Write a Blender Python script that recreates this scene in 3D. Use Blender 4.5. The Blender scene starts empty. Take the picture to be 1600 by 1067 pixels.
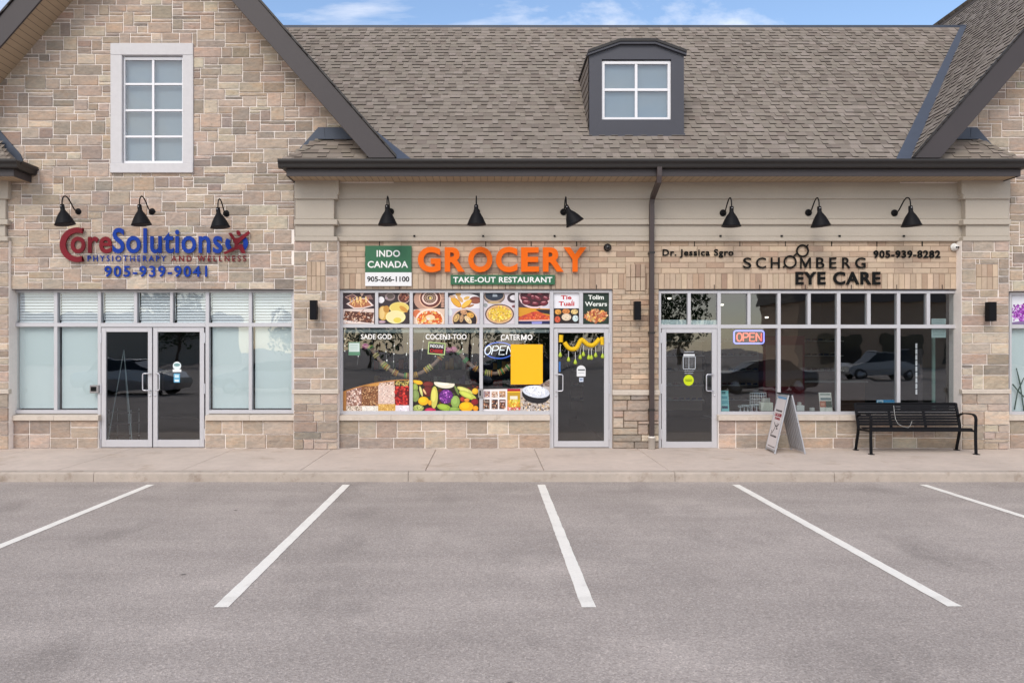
import bpy, math, random
from mathutils import Vector, Matrix
R = math.radians
rnd = random.Random(7)
SC = bpy.context.scene
COL = SC.collection

def rgb(r, g, b, k=1.0):
    f = lambda c: (c/12.92 if c <= .04045 else ((c+.055)/1.055)**2.4)
    return tuple(f(c/255.0)*k for c in (r, g, b))

# ------------------------------------------------------------------ camera
F, HC, VX, VY = 1200.0, 1.86, 762.0, 542.0      # focal length in photo pixels, eye height over the pavement, vanishing point
DC = F/85.0                                      # metres from the camera to the shop front (y = 0)
cam = bpy.data.cameras.new('camera'); cam_ob = bpy.data.objects.new('camera', cam); COL.objects.link(cam_ob)
cam_ob.location = (0, -DC, HC); cam_ob.rotation_euler = (R(90), 0, 0)
cam.sensor_width = 36; cam.lens = 36*F/1600
cam.shift_x = (800-VX)/1600; cam.shift_y = (VY-533.5)/1600
cam.clip_end = 2000
SC.camera = cam_ob

# ------------------------------------------------------------------ sky and sun
SUN_EL, SUN_AZ = 42, 200          # degrees; azimuth from north (+y) clockwise: the sun stands behind the camera, a little left
w = bpy.data.worlds.new('World'); SC.world = w; w.use_nodes = True
nt = w.node_tree; N = nt.nodes; L = nt.links
bg = N['Background']; bg.inputs[1].default_value = 0.15
sky = N.new('ShaderNodeTexSky'); sky.sky_type = 'NISHITA'; sky.sun_disc = False
sky.sun_elevation = R(SUN_EL); sky.sun_rotation = R(SUN_AZ); sky.air_density = 1.0; sky.dust_density = 0.6; sky.ozone_density = 1.5
tc = N.new('ShaderNodeTexCoord')
mp = N.new('ShaderNodeMapping'); mp.inputs['Scale'].default_value = (1.0, 1.0, 2.6); mp.inputs['Location'].default_value = (2.2, 0.9, 0.1)
no = N.new('ShaderNodeTexNoise'); no.inputs['Scale'].default_value = 2.6; no.inputs['Detail'].default_value = 9; no.inputs['Roughness'].default_value = .6; no.inputs['Distortion'].default_value = .35
rp = N.new('ShaderNodeValToRGB'); rp.color_ramp.elements[0].position = .52; rp.color_ramp.elements[1].position = .80; rp.color_ramp.elements[1].color = (.88, .88, .88, 1)
mx = N.new('ShaderNodeMixRGB'); mx.inputs[2].default_value = (8.3, 7.6, 6.8, 1)
L.new(tc.outputs['Generated'], mp.inputs[0]); L.new(mp.outputs[0], no.inputs['Vector']); 
sx = N.new('ShaderNodeSeparateXYZ'); L.new(tc.outputs['Generated'], sx.inputs[0])
mr_ = N.new('ShaderNodeMapRange'); mr_.inputs[1].default_value = .75; mr_.inputs[2].default_value = -.5; mr_.inputs[3].default_value = 0; mr_.inputs[4].default_value = .16; L.new(sx.outputs['Y'], mr_.inputs[0])
ad = N.new('ShaderNodeMath'); ad.operation = 'ADD'; L.new(no.outputs['Fac'], ad.inputs[0]); L.new(mr_.outputs[0], ad.inputs[1]); L.new(ad.outputs[0], rp.inputs[0])   # cloud thickens towards the south
L.new(rp.outputs[0], mx.inputs[0]); L.new(sky.outputs[0], mx.inputs[1]); L.new(mx.outputs[0], bg.inputs[0])
sun = bpy.data.lights.new('sun', 'SUN'); sun.energy = 1.15; sun.angle = R(26); sun.color = (1, .92, .81)
so = bpy.data.objects.new('sun', sun); COL.objects.link(so); so.location = (-20, -30, 40)
d_sun = Vector((math.sin(R(SUN_AZ))*math.cos(R(SUN_EL)), math.cos(R(SUN_AZ))*math.cos(R(SUN_EL)), math.sin(R(SUN_EL))))
so.rotation_euler = d_sun.to_track_quat('Z', 'Y').to_euler()
SC.view_settings.view_transform = 'Standard'; SC.view_settings.look = 'None'; SC.view_settings.gamma = 1
SC.view_settings.exposure = 0.53
SC.cycles.use_denoising = True; SC.cycles.max_bounces = 6; SC.cycles.transparent_max_bounces = 24; SC.cycles.caustics_reflective = False; SC.cycles.caustics_refractive = False

# ------------------------------------------------------------------ measuring helpers: photo pixel on a plane of known depth -> metres
def S(Y): return F/(DC+Y)
def X(px, Y=0.0): return (px-VX)/S(Y)
def Z(py, Y=0.0): return HC+(VY-py)/S(Y)

# ------------------------------------------------------------------ materials
MATS = {}
def mat(name, col=(.5, .5, .5), rough=.6, metal=0.0, tint=False, var=0.0, vscale=6.0, bump=0.0, bscale=40.0, var2=0.0, v2scale=.8, spec=.5, coat=0.0, stretch=None):
    if name in MATS: return MATS[name]
    m = bpy.data.materials.new(name); m.use_nodes = True
    n = m.node_tree.nodes; l = m.node_tree.links; p = n['Principled BSDF']
    p.inputs['Roughness'].default_value = rough; p.inputs['Metallic'].default_value = metal
    p.inputs['Specular IOR Level'].default_value = spec; p.inputs['Coat Weight'].default_value = coat
    t = n.new('ShaderNodeTexCoord'); vec = t.outputs['Object']
    if stretch:
        mm = n.new('ShaderNodeMapping'); mm.inputs['Scale'].default_value = stretch; l.new(vec, mm.inputs[0]); vec = mm.outputs[0]
    if tint:
        a = n.new('ShaderNodeAttribute'); a.attribute_name = 'tint'; src = a.outputs['Color']
    else:
        a = n.new('ShaderNodeRGB'); a.outputs[0].default_value = (*col, 1); src = a.outputs[0]
    for amt, sc, det in ((var, vscale, 8), (var2, v2scale, 4)):
        if amt:
            q = n.new('ShaderNodeTexNoise'); q.inputs['Scale'].default_value = sc; q.inputs['Detail'].default_value = det; q.inputs['Roughness'].default_value = .65
            l.new(vec, q.inputs['Vector'])
            r = n.new('ShaderNodeMapRange'); r.inputs[1].default_value = .25; r.inputs[2].default_value = .75
            r.inputs[3].default_value = 1-amt; r.inputs[4].default_value = 1+amt
            l.new(q.outputs['Fac'], r.inputs[0])
            x = n.new('ShaderNodeVectorMath'); x.operation = 'SCALE'; l.new(src, x.inputs[0]); l.new(r.outputs[0], x.inputs['Scale']); src = x.outputs[0]
    l.new(src, p.inputs['Base Color'])
    if bump:
        q = n.new('ShaderNodeTexNoise'); q.inputs['Scale'].default_value = bscale; q.inputs['Detail'].default_value = 8; q.inputs['Roughness'].default_value = .7
        l.new(vec, q.inputs['Vector'])
        b = n.new('ShaderNodeBump'); b.inputs['Strength'].default_value = 1; b.inputs['Distance'].default_value = bump
        l.new(q.outputs['Fac'], b.inputs['Height']); l.new(b.outputs[0], p.inputs['Normal'])
    MATS[name] = m
    return m

def emit(name, col, k):
    m = bpy.data.materials.new(name); m.use_nodes = True; p = m.node_tree.nodes['Principled BSDF']
    p.inputs['Base Color'].default_value = (*[c*.5 for c in col], 1); p.inputs['Emission Color'].default_value = (*col, 1); p.inputs['Emission Strength'].default_value = k
    return m

def glass(name, tint, ior, rough=0.012):
    m = bpy.data.materials.new(name); m.use_nodes = True; n = m.node_tree.nodes; l = m.node_tree.links
    n.remove(n['Principled BSDF'])
    tr = n.new('ShaderNodeBsdfTransparent'); tr.inputs[0].default_value = (*tint, 1)
    gl = n.new('ShaderNodeBsdfGlossy'); gl.inputs['Roughness'].default_value = rough; gl.inputs[0].default_value = (.95, .97, 1, 1)
    fr = n.new('ShaderNodeFresnel'); fr.inputs[0].default_value = ior
    q = n.new('ShaderNodeTexNoise'); q.inputs['Scale'].default_value = 1.3; t = n.new('ShaderNodeTexCoord'); l.new(t.outputs['Object'], q.inputs['Vector'])
    b = n.new('ShaderNodeBump'); b.inputs['Distance'].default_value = .0022; l.new(q.outputs['Fac'], b.inputs['Height']); l.new(b.outputs[0], gl.inputs['Normal'])
    mixn = n.new('ShaderNodeMixShader'); 
    ge = n.new('ShaderNodeNewGeometry'); sb = n.new('ShaderNodeMath'); sb.operation = 'SUBTRACT'; sb.inputs[0].default_value = 1; l.new(ge.outputs['Backfacing'], sb.inputs[1])
    mu = n.new('ShaderNodeMath'); mu.operation = 'MULTIPLY'; l.new(fr.outputs[0], mu.inputs[0]); l.new(sb.outputs[0], mu.inputs[1]); l.new(mu.outputs[0], mixn.inputs[0]); l.new(tr.outputs[0], mixn.inputs[1]); l.new(gl.outputs[0], mixn.inputs[2])
    l.new(mixn.outputs[0], n['Material Output'].inputs[0])
    return m

M_STONE = mat('ledge stone', tint=True, rough=.92, var=.20, vscale=22, var2=.08, v2scale=2.2, bump=.022, bscale=13, spec=.2, stretch=(.6, .6, 1.3))
def hue_drift(m, sc, warm, cool):
    n = m.node_tree.nodes; l = m.node_tree.links; p = n['Principled BSDF']; src = p.inputs['Base Color'].links[0].from_socket
    t = n.new('ShaderNodeTexCoord'); mm = n.new('ShaderNodeMapping'); mm.inputs['Scale'].default_value = (.45, .45, 1.5); l.new(t.outputs['Object'], mm.inputs[0])
    q = n.new('ShaderNodeTexNoise'); q.inputs['Scale'].default_value = sc; q.inputs['Detail'].default_value = 7; q.inputs['Roughness'].default_value = .7; l.new(mm.outputs[0], q.inputs['Vector'])
    r = n.new('ShaderNodeValToRGB'); e = r.color_ramp.elements; e[0].position = .32; e[0].color = (*cool, 1); e[1].position = .68; e[1].color = (*warm, 1); x = e.new(.5); x.color = (1, 1, 1, 1)
    l.new(q.outputs['Fac'], r.inputs[0]); v = n.new('ShaderNodeVectorMath'); v.operation = 'MULTIPLY'; l.new(src, v.inputs[0]); l.new(r.outputs[0], v.inputs[1]); l.new(v.outputs[0], p.inputs['Base Color'])
def stain(m, sc, lo, hi, dark):
    n = m.node_tree.nodes; l = m.node_tree.links; p = n['Principled BSDF']; src = p.inputs['Base Color'].links[0].from_socket
    t = n.new('ShaderNodeTexCoord'); q = n.new('ShaderNodeTexNoise'); q.inputs['Scale'].default_value = sc; q.inputs['Detail'].default_value = 6; q.inputs['Roughness'].default_value = .68; l.new(t.outputs['Object'], q.inputs['Vector'])
    r = n.new('ShaderNodeValToRGB'); e = r.color_ramp.elements; e[0].position = lo; e[0].color = (*dark, 1); e[1].position = hi; e[1].color = (1, 1, 1, 1)
    l.new(q.outputs['Fac'], r.inputs[0]); v = n.new('ShaderNodeVectorMath'); v.operation = 'MULTIPLY'; l.new(src, v.inputs[0]); l.new(r.outputs[0], v.inputs[1]); l.new(v.outputs[0], p.inputs['Base Color'])
hue_drift(M_STONE, 6, (1.12, 1.0, .91), (.80, .84, .87))
M_MORTAR = mat('mortar', rgb(244, 236, 230), .95, var=.06, vscale=20, bump=.004, bscale=60, spec=.2)
M_BRICK = mat('buff brick', tint=True, rough=.88, var=.10, vscale=14, var2=.06, bump=.004, bscale=60, spec=.25)
M_BMORTAR = mat('brick mortar', rgb(150, 132, 116), .95, var=.08, vscale=25, bump=.003, bscale=60, spec=.2)
M_SILL = mat('cast stone', rgb(201, 190, 178), .85, var=.09, vscale=12, var2=.05, bump=.003, bscale=50, spec=.3)
M_SURR = mat('pale limestone', rgb(206, 204, 206), .8, var=.05, vscale=14, var2=.03, bump=.001, bscale=60, spec=.3)
M_EIFS = mat('stucco', rgb(182, 173, 161), .92, var=.05, vscale=60, var2=.05, v2scale=.9, bump=.002, bscale=160, spec=.2, stretch=(1, 1, .6))
M_ALU = mat('anodised aluminium', rgb(199, 198, 202), .42, metal=.25, var=.03, vscale=3)
M_WFRAME = mat('white window frame', rgb(232, 232, 236), .45, var=.02, vscale=5)
M_BROWN = mat('brown trim metal', rgb(60, 54, 56), .55, var=.05, vscale=1.5, var2=.05, bump=.0006, bscale=8)
M_GUTTER = mat('gutter metal', rgb(36, 32, 31), .45, var=.06, vscale=2)
M_FLASH = mat('slate flashing metal', rgb(68, 76, 91), .5, metal=.2, var=.10, vscale=3, bump=.001, bscale=5)
M_DORMER = mat('grey dormer cladding', rgb(66, 67, 76), .55, var=.05, vscale=2)
M_SOFFIT = mat('beige soffit boards', rgb(172, 152, 128), .7, var=.05, vscale=3)
M_SHINGLE = mat('asphalt shingle', tint=True, rough=.95, var=.18, vscale=70, var2=.04, v2scale=.5, bump=.003, bscale=150, spec=.2)
M_UNDER = mat('roof underlay', rgb(70, 62, 58), .95)
M_BLACK = mat('black powder coat', (.009, .009, .011), .5, spec=.10, bump=.0004, bscale=200)
M_WHITE = mat('white enamel', rgb(225, 225, 222), .5)
M_TINT = mat('printed film', tint=True, rough=.45, spec=.4)
M_PAPER = mat('painted surface', tint=True, rough=.55, spec=.35)
M_DARKIN = mat('interior finish', rgb(62, 60, 60), .9, var=.1, vscale=1.5)
M_FLOORIN = mat('interior floor', rgb(74, 70, 66), .5, var=.1, vscale=2)
M_FROST = mat('frosted film', rgb(224, 237, 235), .28, var=.03, vscale=.9, spec=.6, coat=.35)
M_BLIND = mat('white blind', rgb(242, 246, 248), .6)
M_SHADE = mat('pale window shade', rgb(128, 143, 152), .8, var=.04, vscale=2)
M_GLASS = glass('storefront glass', (.83, .86, .87), 2.15)
M_GLASS2 = glass('upper glass', (.93, .95, .96), 2.1)
M_PIPE = mat('white plastic pipe', rgb(222, 216, 208), .5, var=.05, vscale=8)
M_CONC = mat('concrete', rgb(202, 188, 177), .9, var=.07, vscale=7, var2=.10, v2scale=1.1, bump=.0025, bscale=120, spec=.25)
M_KERB = mat('kerb concrete', rgb(180, 168, 157), .9, var=.10, vscale=9, var2=.10, v2scale=1.5, bump=.004, bscale=70, spec=.25)
stain(M_CONC, 1.7, .28, .44, (.80, .76, .70)); stain(M_CONC, 9, .22, .31, (.62, .58, .54)); stain(M_KERB, 4, .30, .45, (.72, .68, .64)); stain(M_SILL, 5, .28, .42, (.80, .77, .73)); stain(M_STONE, 18, .30, .40, (.70, .68, .66))
M_CHROME = mat('satin steel', rgb(215, 215, 222), .28, metal=.7)

# ------------------------------------------------------------------ mesh helper
WL = {}
class MB:
    def __init__(s): s.v = []; s.f = []; s.m = []; s.c = []; s.sm = []
    def face(s, pts, m=0, c=(1, 1, 1), sm=False):
        i = len(s.v); s.v += [tuple(p) for p in pts]; s.f.append(tuple(range(i, i+len(pts)))); s.m.append(m); s.c.append(c); s.sm.append(sm)
    def raw(s, vs, fs, m=0, c=(1, 1, 1), sm=False):
        i = len(s.v); s.v += [tuple(p) for p in vs]
        for q in fs: s.f.append(tuple(i+k for k in q)); s.m.append(m); s.c.append(c); s.sm.append(sm)
    def box(s, x0, x1, y0, y1, z0, z1, m=0, c=(1, 1, 1), fn=None):
        x0, x1 = sorted((x0, x1)); y0, y1 = sorted((y0, y1)); z0, z1 = sorted((z0, z1))
        vs = [(x0, y0, z0), (x1, y0, z0), (x1, y1, z0), (x0, y1, z0), (x0, y0, z1), (x1, y0, z1), (x1, y1, z1), (x0, y1, z1)]
        if fn: vs = [fn(*p) for p in vs]
        s.raw(vs, [(0, 3, 2, 1), (4, 5, 6, 7), (0, 1, 5, 4), (1, 2, 6, 5), (2, 3, 7, 6), (3, 0, 4, 7)], m, c)
    def prism(s, poly, y0, y1, m=0, c=(1, 1, 1), fn=None):           # polygon in x-z, front at y0
        a = sum(poly[i][0]*poly[(i+1) % len(poly)][1]-poly[(i+1) % len(poly)][0]*poly[i][1] for i in range(len(poly)))
        if a < 0: poly = poly[::-1]
        n = len(poly); vs = [(x, y0, z) for x, z in poly]+[(x, y1, z) for x, z in poly]
        if fn: vs = [fn(*p) for p in vs]
        s.raw(vs, [tuple(range(n)), tuple(range(2*n-1, n-1, -1))]+[(i, i+n, (i+1) % n+n, (i+1) % n) for i in range(n)], m, c)
    def prism_x(s, poly, x0, x1, m=0, c=(1, 1, 1)):                   # polygon in y-z, extruded along x
        n = len(poly); vs = [(x0, y, z) for y, z in poly]+[(x1, y, z) for y, z in poly]
        a = sum(poly[i][0]*poly[(i+1) % n][1]-poly[(i+1) % n][0]*poly[i][1] for i in range(n))
        fs = [tuple(range(n))[::-1], tuple(range(n, 2*n))]+[(i, (i+1) % n, (i+1) % n+n, i+n) for i in range(n)]
        if a < 0: fs = [q[::-1] for q in fs]
        s.raw(vs, fs, m, c)
    def tube(s, path, r, n=10, m=0, c=(1, 1, 1), sm=True, phase=0.0, cap=True):
        P = [Vector(p) for p in path]; rr = r if isinstance(r, (list, tuple)) else [r]*len(P)
        T = [(P[min(i+1, len(P)-1)]-P[max(i-1, 0)]).normalized() for i in range(len(P))]
        u = T[0].orthogonal().normalized()
        if abs(T[0].x) < .9: u = (Vector((1, 0, 0))-T[0]*T[0].x).normalized()
        vs = []
        for i, p in enumerate(P):
            u = (u-T[i]*u.dot(T[i])).normalized(); v = T[i].cross(u)
            for k in range(n):
                a = 2*math.pi*k/n+phase; vs.append(p+(u*math.cos(a)+v*math.sin(a))*rr[i])
        fs = [(i*n+k, i*n+(k+1) % n, (i+1)*n+(k+1) % n, (i+1)*n+k) for i in range(len(P)-1) for k in range(n)]
        s.raw(vs, fs, m, c, sm)
        if cap: s.raw(vs[:n], [tuple(range(n))[::-1]], m, c); s.raw(vs[-n:], [tuple(range(n))], m, c)
    def lathe(s, prof, o, axis='z', n=24, m=0, c=(1, 1, 1), sm=True):
        vs = []
        for r, h in prof:
            for k in range(n):
                a = 2*math.pi*k/n; p, q = r*math.cos(a), r*math.sin(a)
                d = (p, q, h) if axis == 'z' else ((p, h, q) if axis == 'y' else (h, p, q))
                vs.append((o[0]+d[0], o[1]+d[1], o[2]+d[2]))
        fs = [(i*n+k, i*n+(k+1) % n, (i+1)*n+(k+1) % n, (i+1)*n+k) for i in range(len(prof)-1) for k in range(n)]
        if axis == 'y': fs = [q[::-1] for q in fs]
        s.raw(vs, fs, m, c, sm)
    def bar(s, x, path, wx, wt, m=0, c=(1, 1, 1)):                     # flat bar bent in the y-z plane
        P = [Vector((0, *p)) for p in path]; vs = []
        for i, p in enumerate(P):
            t = (P[min(i+1, len(P)-1)]-P[max(i-1, 0)]).normalized(); n = Vector((0, -t.z, t.y))
            for dx, dn in ((-1, -1), (1, -1), (1, 1), (-1, 1)): vs.append(Vector((x+dx*wx/2, p.y, p.z))+n*dn*wt/2)
        fs = [(i*4+k, i*4+(k+1) % 4, i*4+4+(k+1) % 4, i*4+4+k) for i in range(len(P)-1) for k in range(4)]
        fs += [(3, 2, 1, 0), tuple(len(vs)-4+k for k in range(4))]
        s.raw(vs, fs, m, c)
    def text(s, body, x0, x1, z0, z1, y, depth, off=0.0, space=1.0, m=0, c=(1, 1, 1), fn=None, shear=0.0):
        cu = bpy.data.curves.new('t', 'FONT'); cu.body = body; cu.offset = off; cu.extrude = .05; cu.space_character = space; cu.shear = shear; cu.resolution_u = 5; cu.align_x = 'LEFT'
        ob = bpy.data.objects.new('t', cu); COL.objects.link(ob); dg = bpy.context.evaluated_depsgraph_get(); dg.update()
        me = ob.evaluated_get(dg).to_mesh(); V = [v.co.copy() for v in me.vertices]; Fs = [tuple(p.vertices) for p in me.polygons]
        ob.evaluated_get(dg).to_mesh_clear(); bpy.data.objects.remove(ob); bpy.data.curves.remove(cu)
        ax, bx = min(v.x for v in V), max(v.x for v in V); ay, by = min(v.y for v in V), max(v.y for v in V)
        out = []
        for v in V:
            p = (x0+(v.x-ax)/(bx-ax)*(x1-x0), y-depth*(v.z+.05)/.1, z0+(v.y-ay)/(by-ay)*(z1-z0))
            out.append(fn(*p) if fn else p)
        s.raw(out, Fs, m, c)
    def build(s, name, mats, parent=None, loc=None, bevel=0.0):
        if not s.v: return None
        if not isinstance(mats, (list, tuple)): mats = [mats]
        if loc is None:
            lo = [min(p[i] for p in s.v) for i in range(3)]; hi = [max(p[i] for p in s.v) for i in range(3)]
            loc = ((lo[0]+hi[0])/2, (lo[1]+hi[1])/2, lo[2])
        me = bpy.data.meshes.new(name)
        me.from_pydata([(p[0]-loc[0], p[1]-loc[1], p[2]-loc[2]) for p in s.v], [], s.f)
        for k in mats: me.materials.append(k)
        me.polygons.foreach_set('material_index', s.m); me.polygons.foreach_set('use_smooth', s.sm)
        at = me.attributes.new('tint', 'FLOAT_COLOR', 'CORNER'); buf = []
        for f, c in zip(s.f, s.c): buf += [c[0], c[1], c[2], 1.0]*len(f)
        at.data.foreach_set('color', buf); me.update()
        o = bpy.data.objects.new(name, me); COL.objects.link(o)
        if parent: o.parent = parent; pl = WL[parent.name]
        else: pl = (0, 0, 0)
        o.location = (loc[0]-pl[0], loc[1]-pl[1], loc[2]-pl[2]); WL[o.name] = loc
        if bevel:
            b = o.modifiers.new('bevel', 'BEVEL'); b.width = bevel; b.segments = 1; b.limit_method = 'ANGLE'; b.angle_limit = R(40)
        return o
def tag(o, label=None, cat=None, group=None, kind=None):
    if label: o['label'] = label
    if cat: o['category'] = cat
    if group: o['group'] = group
    if kind: o['kind'] = kind
    return o
def empty(name, loc, label=None, cat=None, group=None):
    o = bpy.data.objects.new(name, None); COL.objects.link(o); o.location = loc; o.empty_display_size = .1; WL[o.name] = tuple(loc)
    return tag(o, label, cat, group)
def copy_tree(root):
    r = root.copy(); COL.objects.link(r); WL[r.name] = WL[root.name]
    for ch in list(root.children):
        c = ch.copy(); COL.objects.link(c); c.parent = r
        for g in list(ch.children):
            d = g.copy(); COL.objects.link(d); d.parent = c
    return r
def jit(c, a, g=None):
    g = g or rnd; k = 1+g.uniform(-a, a); return tuple(max(0, x*k*(1+g.uniform(-a*.2, a*.2))) for x in c)

# ------------------------------------------------------------------ masonry
STONES = [(rgb(185, 169, 154), 5), (rgb(182, 165, 152), 5), (rgb(177, 160, 145), 4), (rgb(166, 152, 138), 3), (rgb(160, 146, 136), 2.4), (rgb(150, 139, 129), 1.4), (rgb(181, 163, 146), 2.2), (rgb(172, 153, 140), 1.6), (rgb(195, 182, 164), 2.5)]
BRICKS = [(rgb(191, 171, 150), 5), (rgb(184, 163, 143), 4), (rgb(177, 152, 132), 1.6), (rgb(161, 137, 120), .7), (rgb(201, 179, 156), 3)]
def pick(tab, g): return g.choices([a for a, _ in tab], [b for _, b in tab])[0]
def block(mb, x0, x1, z0, z1, y, g, col, rough=.005, edge=.005, step=.085, back=.05):
    def cuts(a, b):
        n = max(1, round((b-a-2*edge)/step)) if step else 1
        return [a, a+edge]+[a+edge+(b-a-2*edge)*k/n for k in range(1, n)]+[b-edge, b]
    us, vs = cuts(x0, x1), cuts(z0, z1); nx, nz = len(us), len(vs); P = []
    tx, tz, bulge = g.uniform(-1, 1)*rough*.5, g.uniform(-1, 1)*rough*.5, g.uniform(.4, 1.2)*rough
    for j, zz in enumerate(vs):
        for i, xx in enumerate(us):
            e = i in (0, nx-1) or j in (0, nz-1); a = (xx-x0)/(x1-x0)*2-1; b = (zz-z0)/(z1-z0)*2-1
            if e: P.append((xx+g.uniform(-1, 1)*edge*.3, y+edge, zz+g.uniform(-1, 1)*edge*.3))
            else: P.append((xx, y-bulge+tx*a+tz*b+g.uniform(-1, 1)*rough, zz))
    mb.raw(P, [(j*nx+i, j*nx+i+1, (j+1)*nx+i+1, (j+1)*nx+i) for j in range(nz-1) for i in range(nx-1)], 0, col)
    ring = [i for i in range(nx)]+[j*nx+nx-1 for j in range(1, nz)]+[(nz-1)*nx+i for i in range(nx-2, -1, -1)]+[j*nx for j in range(nz-2, 0, -1)]
    n = len(ring); A = [P[k] for k in ring]; B = [(p[0], y+back, p[2]) for p in A]
    mb.raw(A+B, [(i, i+n, (i+1) % n+n, (i+1) % n) for i in range(n)], 0, col)
def rect_sub(r, h):
    x0, x1, z0, z1 = r; a, b, c, d = h
    if a >= x1 or b <= x0 or c >= z1 or d <= z0: return [r]
    out = []
    if a > x0: out.append((x0, a, z0, z1))
    if b < x1: out.append((b, x1, z0, z1))
    xa, xb = max(x0, a), min(x1, b)
    if c > z0: out.append((xa, xb, z0, c))
    if d < z1: out.append((xa, xb, d, z1))
    return out
def ashlar(x0, x1, z0, z1, seed, u=.064, hs=(2, 2, 3, 3, 4), ws=(3, 8)):
    g = random.Random(seed); n = max(2, round((x1-x0)/u)); ux = (x1-x0)/n; top = round((z1-z0)/u); uz = (z1-z0)/top
    sky_ = [0]*n; out = []; jn = [False]*(n+1)
    while min(sky_) < top:
        lo = min(sky_); i = sky_.index(lo); j = i
        while j < n and sky_[j] == lo: j += 1
        run = j-i; wv = g.randint(*ws)
        if run-wv < ws[0]: wv = run if run <= ws[1]+2 else run//2
        wv = min(wv, run); h = g.choice(hs)
        if wv < run and jn[i+wv]: wv += g.choice([-1, 1]) if run-wv-1 >= ws[0] and wv > ws[0] else 0
        nb = [sky_[k]-lo for k in (i-1, j) if 0 <= k < n and sky_[k] > lo]
        if nb and wv == run and min(nb) <= 4 and g.random() < .92: h = max(1, min(nb))
        if h < 2 and not nb: h = 2
        if h > 4: h = g.choice(hs)
        if top-lo-h < 2: h = top-lo
        h = min(h, top-lo)
        if h >= 4 and wv > 6 and wv < run: wv = 6
        out.append((x0+i*ux, x0+(i+wv)*ux, z0+lo*uz, z0+(lo+h)*uz))
        for k in range(i, i+wv): sky_[k] = lo+h; jn[k] = False
        jn[i] = jn[i+wv] = True
    return out
def clip_poly(poly, lines):           # keep a*x + b*z <= c
    for a, b, c in lines:
        o = []
        for i, p in enumerate(poly):
            q = poly[(i+1) % len(poly)]; dp, dq = a*p[0]+b*p[1]-c, a*q[0]+b*q[1]-c
            if dp <= 0: o.append(p)
            if dp*dq < 0: t = dp/(dp-dq); o.append((p[0]+(q[0]-p[0])*t, p[1]+(q[1]-p[1])*t))
        poly = o
        if len(poly) < 3: return []
    return poly
def stone_field(mb, x0, x1, z0, z1, y, seed, holes=(), lines=(), joint=.016, **kw):
    g = random.Random(seed+99)
    for r in ashlar(x0, x1, z0, z1, seed, **kw):
        rs = [r]
        for h in holes: rs = [q for k in rs for q in rect_sub(k, h)]
        for a, b, c, d in rs:
            if b-a < .05 or d-c < .04: continue
            a, b, c, d = a+joint/2, b-joint/2, c+joint/2, d-joint/2
            col = jit(pick(STONES, g), .13, g); pol = [(a, c), (b, c), (b, d), (a, d)]
            ins = [all(l[0]*p[0]+l[1]*p[1] <= l[2] for l in lines) for p in pol]
            if all(ins): block(mb, a, b, c, d, y+g.uniform(-.013, -.005), g, col)
            elif any(ins):
                pc = clip_poly(pol, lines)
                if len(pc) > 2: mb.prism(pc, y-.006, y+.05, 0, col)
def backing(mb, x0, x1, z0, z1, y0, y1, holes=(), m=1):
    rs = [(x0, x1, z0, z1)]
    for h in holes: rs = [q for k in rs for q in rect_sub(k, h)]
    for a, b, c, d in rs:
        if b-a > .001 and d-c > .001: mb.box(a, b, y0, y1, c, d, m)
def brick_field(mb, x0, x1, z0, z1, y, seed, ch=.098, bl=.33, joint=.008, holes=()):
    g = random.Random(seed); n = max(1, round((z1-z0)/ch)); ch = (z1-z0)/n
    for k in range(n):
        x = x0-(bl/2 if k % 2 else 0)
        while x < x1-.01:
            a, b = max(x, x0), min(x+bl, x1)
            if b-a > .04:
                for (p, q, c, d) in [t for r in [(a, b, z0+k*ch, z0+(k+1)*ch)] for t in (rect_sub(r, holes[0]) if holes else [r])]:
                    if q-p > .03 and d-c > .03: block(mb, p+joint/2, q-joint/2, c+joint/2, d-joint/2, y+g.uniform(-.003, .002), g, jit(pick(BRICKS, g), .05, g), .0015, .004, .16)
            x += bl
def soldier(mb, x0, x1, z0, z1, y, seed, bw=.105, joint=.009):
    g = random.Random(seed); n = max(1, round((x1-x0)/bw)); bw = (x1-x0)/n
    for k in range(n): block(mb, x0+k*bw+joint/2, x0+(k+1)*bw-joint/2, z0+joint/2, z1-joint/2, y+g.uniform(-.003, .003), g, jit(pick(BRICKS, g), .06, g), .0015, .004, .2)

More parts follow.
